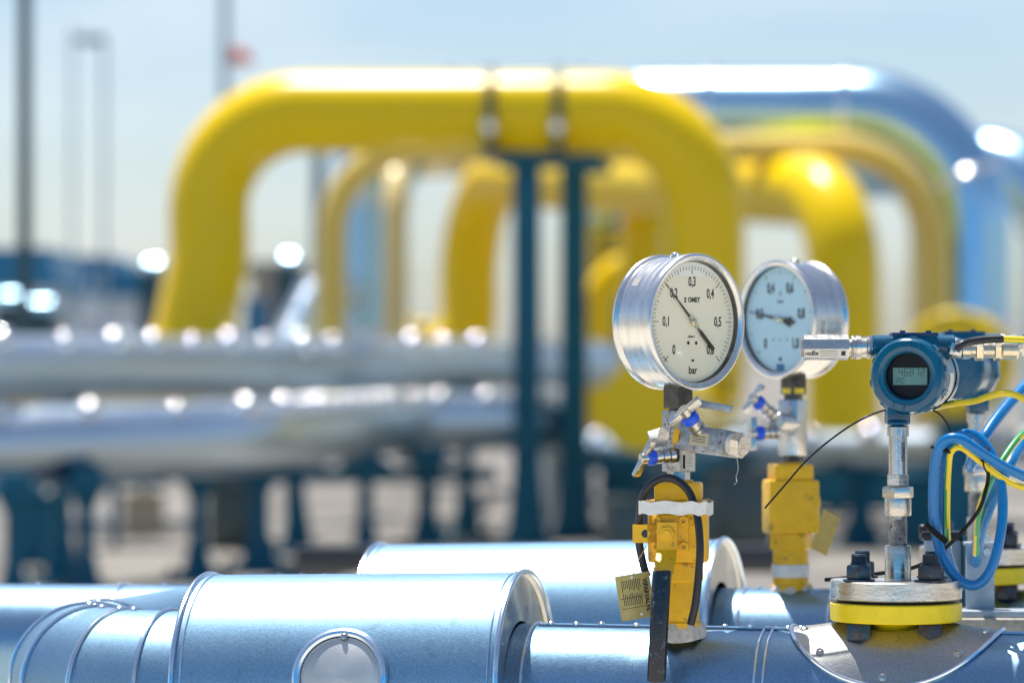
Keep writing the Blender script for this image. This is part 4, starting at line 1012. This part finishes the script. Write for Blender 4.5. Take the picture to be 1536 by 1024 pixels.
def tray(px0, px1, Y, py, th, m, label, zleg=.2):  # added trays; the dark ones stand in for shade under the pipes
    a, b = P(px0, py, Y), P(px1, py, Y); t = thing('added_tray', ((a.x + b.x) / 2, Y, .2), label, 'cable tray', 0, 'low cable trays'); w = b.x - a.x; z = a.z - .2
    mb = MB(); mb.box((0, 0, z), (w, .3, .012)); mb.box((0, -.15, z + th / 2), (w, .012, th)); mb.box((0, .15, z + th / 2), (w, .012, th)); mb.build('channel', m, t)
    n = max(2, int(w / 1.1))
    for i in range(n): mb = MB(); mb.box((-w / 2 + w * (i + .5) / n, 0, z / 2), (.05, .2, z - .01)); mb.build('leg', m, t)
tray(-60, 250, 27, 728, .10, 'post', 'dark tray added as shade at far left beneath the silver pipes')
tray(330, 745, 28, 722, .10, 'post', 'dark tray added as shade behind the middle supports')
tray(60, 340, 30, 790, .06, 'galv', 'pale low cable tray between the left supports')
tray(900, 1330, 29, 742, .12, 'post', 'dark tray added as shade behind the yellow valves')
def vbox(px, Y, w, h, m, label):
    o = P(px, 700, Y); t = thing('valve_box', (o.x, Y, .2), label, 'valve box', R(8), 'small valve boxes')
    mb = MB(); mb.box((0, 0, h / 2), (w, .35, h), bev=.01); mb.build('housing', m, t)
    mb = MB(); mb.box((0, 0, h + .015), (w * 1.1, .4, .03), bev=.005); mb.build('lid', m, t)
    mb = MB(); mb.cyl((0, 0, h + .03), (0, 0, h + .16), .03, n=12); mb.cyl((0, 0, h + .14), (0, 0, h + .17), .12, n=24); mb.build('handwheel', 'strap', t)
vbox(60, 25, .4, .42, 'post', 'dark valve box with handwheel at the far left'); vbox(215, 29, .3, .30, 'tan_far', 'tan valve box between the left supports')
vbox(345, 27, .3, .45, 'strap', 'dark valve box left of the widest support')
vbox(985, 25, .7, .40, 'strap', 'dark valve box behind the nearest yellow valve')
vbox(1110, 26, .4, .55, 'strap', 'dark valve box between the two yellow valves'); vbox(1400, 27, .5, .5, 'post', 'blue valve box behind the cable coil')
# round yellow valve bodies at right
def ballbody(px, py, Y, r, label):
    o = P(px, py, Y); t = thing('pipeline_valve', (o.x, o.y, o.z - r), label, 'valve', 0, 'yellow pipeline valves')
    mb = MB(); bmesh.ops.create_uvsphere(mb.bm, u_segments=32, v_segments=20, radius=r * .85, matrix=Matrix.Translation((0, 0, r))); mb.build('body', 'far_yellow', t)
    for s_ in (-1, 1): mb = MB(); mb.cyl((s_ * r * .62, 0, r), (s_ * r * .82, 0, r), r, n=40, bev=.02); mb.build('flange', 'far_yellow', t)
    for i in range(10):
        a = 2 * math.pi * i / 10; mb = MB(); mb.cyl((-r * .9, math.cos(a) * r * .85, r + math.sin(a) * r * .85), (r * .9, math.cos(a) * r * .85, r + math.sin(a) * r * .85), r * .06, n=6); mb.build('bolt', 'post', t)
    mb = MB(); mb.cyl((0, 0, -(o.z - r)), (0, 0, r * .3), r * .4, n=24); mb.build('pedestal', 'post', t)
    return t
bb = ballbody(1438, 545, 26, .36, 'round yellow flanged valve body behind the display transmitter')
bb.rotation_euler.z = R(78)
ballbody(925, 380, 41, .36, 'far yellow valve body seen between the rear post and the arch')
ballbody(640, 505, 40, .22, 'small yellow flanged valve low between the arches')

# ---- poles, windsock
def pole(px, Y, r, ztop, m, label, extra=None):
    o = P(px, 500, Y); t = thing('light_pole', (o.x, o.y, 0), label, 'pole', 0, 'tall poles')
    mb = MB(); mb.cyl((0, 0, 0), (0, 0, ztop), r, r * .8, n=20); mb.build('shaft', m, t)
    mb = MB(); mb.cyl((0, 0, 0), (0, 0, .05), r * 2.2, n=20); mb.build('base_plate', m, t)
    return t
pole(37, 30, .062, 6.5, 'pole_dark', 'dark green-grey pole near the left edge')
t = pole(337, 60, .09, 9, 'pole_pale', 'pale pole carrying the red windsock')
zs = P(337, 88, 60).z
mb = MB(); mb.tube([Vector((.12, 0, zs + .06)), Vector((.25, 0, zs + .03)), Vector((.42, 0, zs - .02))], [.14, .12, .07], 16); tag_ = mb.build('windsock', 'red', t)
t = pole(156, 65, .045, P(156, 62, 65).z, 'pole_pale', 'thin pale floodlight pole left of the yellow arch')
mb = MB(); z_ = P(156, 60, 65).z; mb.box((-.22, 0, z_), (.5, .3, .14), bev=.03); mb.build('lamp_head', 'pole', t)
pole(478, 45, .10, P(478, 190, 45).z, 'pole', 'grey mast seen inside the yellow arch')
pole(108, 70, .035, P(108, 40, 70).z, 'pole', 'very thin pale mast left of the floodlight pole')

# ---- far sheds, bushes
def shed(px0, px1, Y, top, h_roof, wall, roof, label, depth=6, wins=3):
    a, b = P(px0, 500, Y), P(px1, 500, Y); w = b.x - a.x; zt_ = P(px0, top, Y).z
    t = thing('shed', ((a.x + b.x) / 2, Y + depth / 2, 0), label, 'shed', 0, 'far site sheds')
    mb = MB(); mb.box((0, 0, (zt_ - h_roof) / 2), (w, depth, zt_ - h_roof)); mb.build('wall', wall, t)
    mb = MB(); mb.prism([(-w / 2 - .2, 0), (w / 2 + .2, 0), (w / 2, h_roof), (-w / 2, h_roof)], depth + .6, Matrix.Translation((0, -depth / 2 - .3, zt_ - h_roof))); mb.build('roof', roof, t)
    for i in range(wins):
        mb = MB(); mb.box((-w / 2 + w * (i + .5) / wins, -depth / 2 - .02, (zt_ - h_roof) * .55), (w / wins * .4, .05, .9)); mb.build('window', 'window_far', t)
shed(-60, 76, 85, 372, .9, 'white_far', 'blue_far', 'white shed with deep blue roof at the far left edge')
shed(110, 172, 95, 384, .55, 'white_far', 'blue_far', 'narrow white shed with blue roof beyond the dark pole')
shed(150, 222, 88, 405, .60, 'white_far', 'blue_far', 'white shed with lower blue roof beside the yellow arch')
shed(378, 452, 90, 392, .35, 'tan_far', 'tan_far', 'tan shed seen inside the yellow arch', wins=2)
mb = MB(); o = P(385, 470, 60); t = thing('equipment_cabinet', (o.x, 60, 0), 'blue cabinet in front of the tan shed', 'cabinet'); mb.box((0, 0, P(0, 455, 60).z / 2), (.35, .4, P(0, 455, 60).z), bev=.02); mb.build('casing', 'blue_far', t); mb = MB(); mb.box((0, 0, P(0, 450, 60).z), (.45, .5, .06)); mb.build('lid', 'blue_far', t)
def car(px, Y, label, m):
    o = P(px, 500, Y); t = thing('parked_van', (o.x, Y, 0), label, 'van', 0, 'vans parked beyond the pipes')
    mb = MB(); mb.prism([(-2.4, .4), (2.3, .4), (2.4, 1.1), (1.7, 1.3), (1.1, 2.1), (-2.3, 2.15), (-2.45, 1.9)], 1.9, Matrix.Translation((0, -.95, 0))); mb.build('body', m, t)
    mb = MB(); mb.prism([(1.0, 1.35), (1.6, 1.35), (1.05, 2.0), (.4, 2.0), (.4, 1.35)], .02, Matrix.Translation((0, -.975, 0))); mb.build('window', 'window_far', t)
    for x in (-1.5, 1.5):
        mb = MB(); mb.lathe([(0, .1), (.2, .1), (.33, .08), (.35, 0), (.33, -.1)], Matrix.Translation((x, -.9, .35)), 24); mb.build('wheel', 'black_rubber', t)
car(95, 70, 'white van parked left of the yellow arch', 'lens'); car(200, 76, 'white van parked right behind the foot of the yellow arch', 'lens'); car(420, 80, 'white van parked inside the yellow arch', 'lens')
def tank(px, py, Y, L, r, label):  # shiny capsules added to catch the sun as distant glints
    o = P(px, py, Y); t = thing('glint_tank', (o.x, o.y, 0), label, 'tank', R(-9), 'silver tanks added for glints')
    mb = MB(); mb.turn([(0, 0), (r * .6, r * .1), (r, r * .45), (r, L - r * .45), (r * .6, L - r * .1), (0, L)], (-L / 2, 0, o.z), (L, 0, o.z), 40); mb.build('shell', 'far_clad', t)
    for x in (-L * .3, L * .3): mb = MB(); mb.box((x, 0, (o.z - r * .8) / 2), (.2, .6, o.z - r * .8)); mb.build('leg', 'pole_dark', t)
tank(232, 400, 62, .3, .12, 'small silver tank added for a glint just left of the yellow arch leg')
tank(20, 452, 60, .5, .16, 'small silver tank added for a glint low at the left edge')
tank(64, 462, 58, .4, .14, 'small silver tank added for a glint right of the dark pole')
tank(435, 392, 60, .25, .12, 'small silver tank added for a glint inside the yellow arch')
def bush(px, Y, r, label):
    o = P(px, 500, Y); t = thing('shrub', (o.x, Y, 0), label, 'shrub', 0, 'dark shrubs')
    mb = MB()
    for i in range(900):
        v = Vector((random.gauss(0, 1), random.gauss(0, 1), random.gauss(0, .8))).normalized() * r * random.uniform(.5, 1) * (1 + .3 * math.sin(i)); v.z = abs(v.z) * 1.1 + .1; v.x *= 1.8
        u = Vector((random.random() - .5, random.random() - .5, random.random() - .5)).normalized() * .11; w = u.orthogonal().normalized() * .09
        mb.face(mb._v([v - u, v + w, v + u, v - w]))
    mb.build('foliage', 'leaf', t, flat=True)
    mb = MB(); mb.cyl((0, 0, 0), (0, 0, r * .7), .06, .02, n=8); mb.build('trunk', 'bark', t)
bush(80, 50, .75, 'dark shrub low at the far left behind the silver pipe'); bush(130, 52, .85, 'dark shrub beside the foot of the yellow arch'); bush(390, 55, .8, 'dark shrub inside the yellow arch below the tan shed')

# unseen blue building, added behind the camera for the cladding's low blue reflections
M['blue_panel'] = mat('blue_wall_panel', (.0, .34, .78), .5, 0, .10, .5)
t = thing('reflection_building', (0, -12, 0), 'long unseen blue panelled building added behind the camera for its reflection', 'building')
mb = MB(); mb.box((0, -5, 4.3), (60, 10, 8.6)); wl = mb.build('wall', 'blue_panel', t)
for i in range(31): mb = MB(); mb.box((-30 + i * 2, .04, 4.3), (.08, .08, 8.5)); mb.build('panel_joint', 'blue_far', wl)
mb = MB(); mb.box((0, -5, 8.72), (61, 11, .24)); mb.build('roof', 'white_far', t)
for x in (-20, -8, 11, 22): mb = MB(); mb.box((x, .03, 1.5), (2.4, .06, 3)); mb.build('door', 'white_far', t)
# ================================================================== light, sky, camera
sun_dir = Vector((-.17, .27, .93)).normalized()      # towards the sun
el = math.asin(sun_dir.z); az = math.atan2(sun_dir.x, sun_dir.y)
w = bpy.data.worlds.new('World'); scn.world = w; w.use_nodes = True
sky = w.node_tree.nodes.new('ShaderNodeTexSky'); sky.sky_type = 'NISHITA'; sky.sun_disc = False
sky.sun_elevation = el; sky.sun_rotation = az % (2 * math.pi); sky.altitude = 0; sky.air_density = .85; sky.dust_density = 1.0; sky.ozone_density = 2.5
bg = w.node_tree.nodes['Background']; bg.inputs['Strength'].default_value = .075
wt = w.node_tree
tc = wt.nodes.new('ShaderNodeTexCoord'); mp = wt.nodes.new('ShaderNodeMapping'); mp.inputs['Scale'].default_value = (1, 1, 3.2); mp.inputs['Location'].default_value = (.31, .2, .1)
cn = wt.nodes.new('ShaderNodeTexNoise'); cn.inputs['Scale'].default_value = 9; cn.inputs['Detail'].default_value = 6; cn.inputs['Roughness'].default_value = .55
cr = wt.nodes.new('ShaderNodeValToRGB'); cr.color_ramp.elements[0].position = .42; cr.color_ramp.elements[0].color = (0, 0, 0, 1); cr.color_ramp.elements[1].position = .75; cr.color_ramp.elements[1].color = (.42, .42, .42, 1)
mc = wt.nodes.new('ShaderNodeMix'); mc.data_type = 'RGBA'; mc.inputs[7].default_value = (6.6, 7.0, 7.3, 1)
wt.links.new(tc.outputs['Generated'], mp.inputs['Vector']); wt.links.new(mp.outputs['Vector'], cn.inputs['Vector']); wt.links.new(cn.outputs['Fac'], cr.inputs['Fac'])
wt.links.new(cr.outputs['Color'], mc.inputs['Factor']); wt.links.new(sky.outputs[0], mc.inputs[6]); wt.links.new(mc.outputs[2], bg.inputs['Color'])
ld = bpy.data.lights.new('sun', 'SUN'); ld.energy = 3.7; ld.angle = R(.53); ld.color = (1, .95, .88)
lo = bpy.data.objects.new('sun', ld); COL.objects.link(lo); lo.rotation_euler = sun_dir.to_track_quat('Z', 'Y').to_euler(); lo.location = (0, 0, 20)

cd = bpy.data.cameras.new('camera'); cam = bpy.data.objects.new('camera', cd); COL.objects.link(cam)
cam.location = CAM; cam.rotation_euler = (R(90) + PITCH, 0, 0)
cd.lens = 135; cd.sensor_width = 36; cd.clip_start = .1; cd.clip_end = 3000
cd.dof.use_dof = True; cd.dof.focus_distance = 4.45; cd.dof.aperture_fstop = 4.3; cd.dof.aperture_blades = 0
scn.camera = cam
scn.view_settings.view_transform = 'Standard'; scn.view_settings.look = 'None'; scn.view_settings.gamma = 1
scn.view_settings.exposure = .95
scn.cycles.use_denoising = True
scn.cycles.sample_clamp_direct = 0; scn.cycles.sample_clamp_indirect = 8
scn.cycles.max_bounces = 8; scn.cycles.transparent_max_bounces = 12
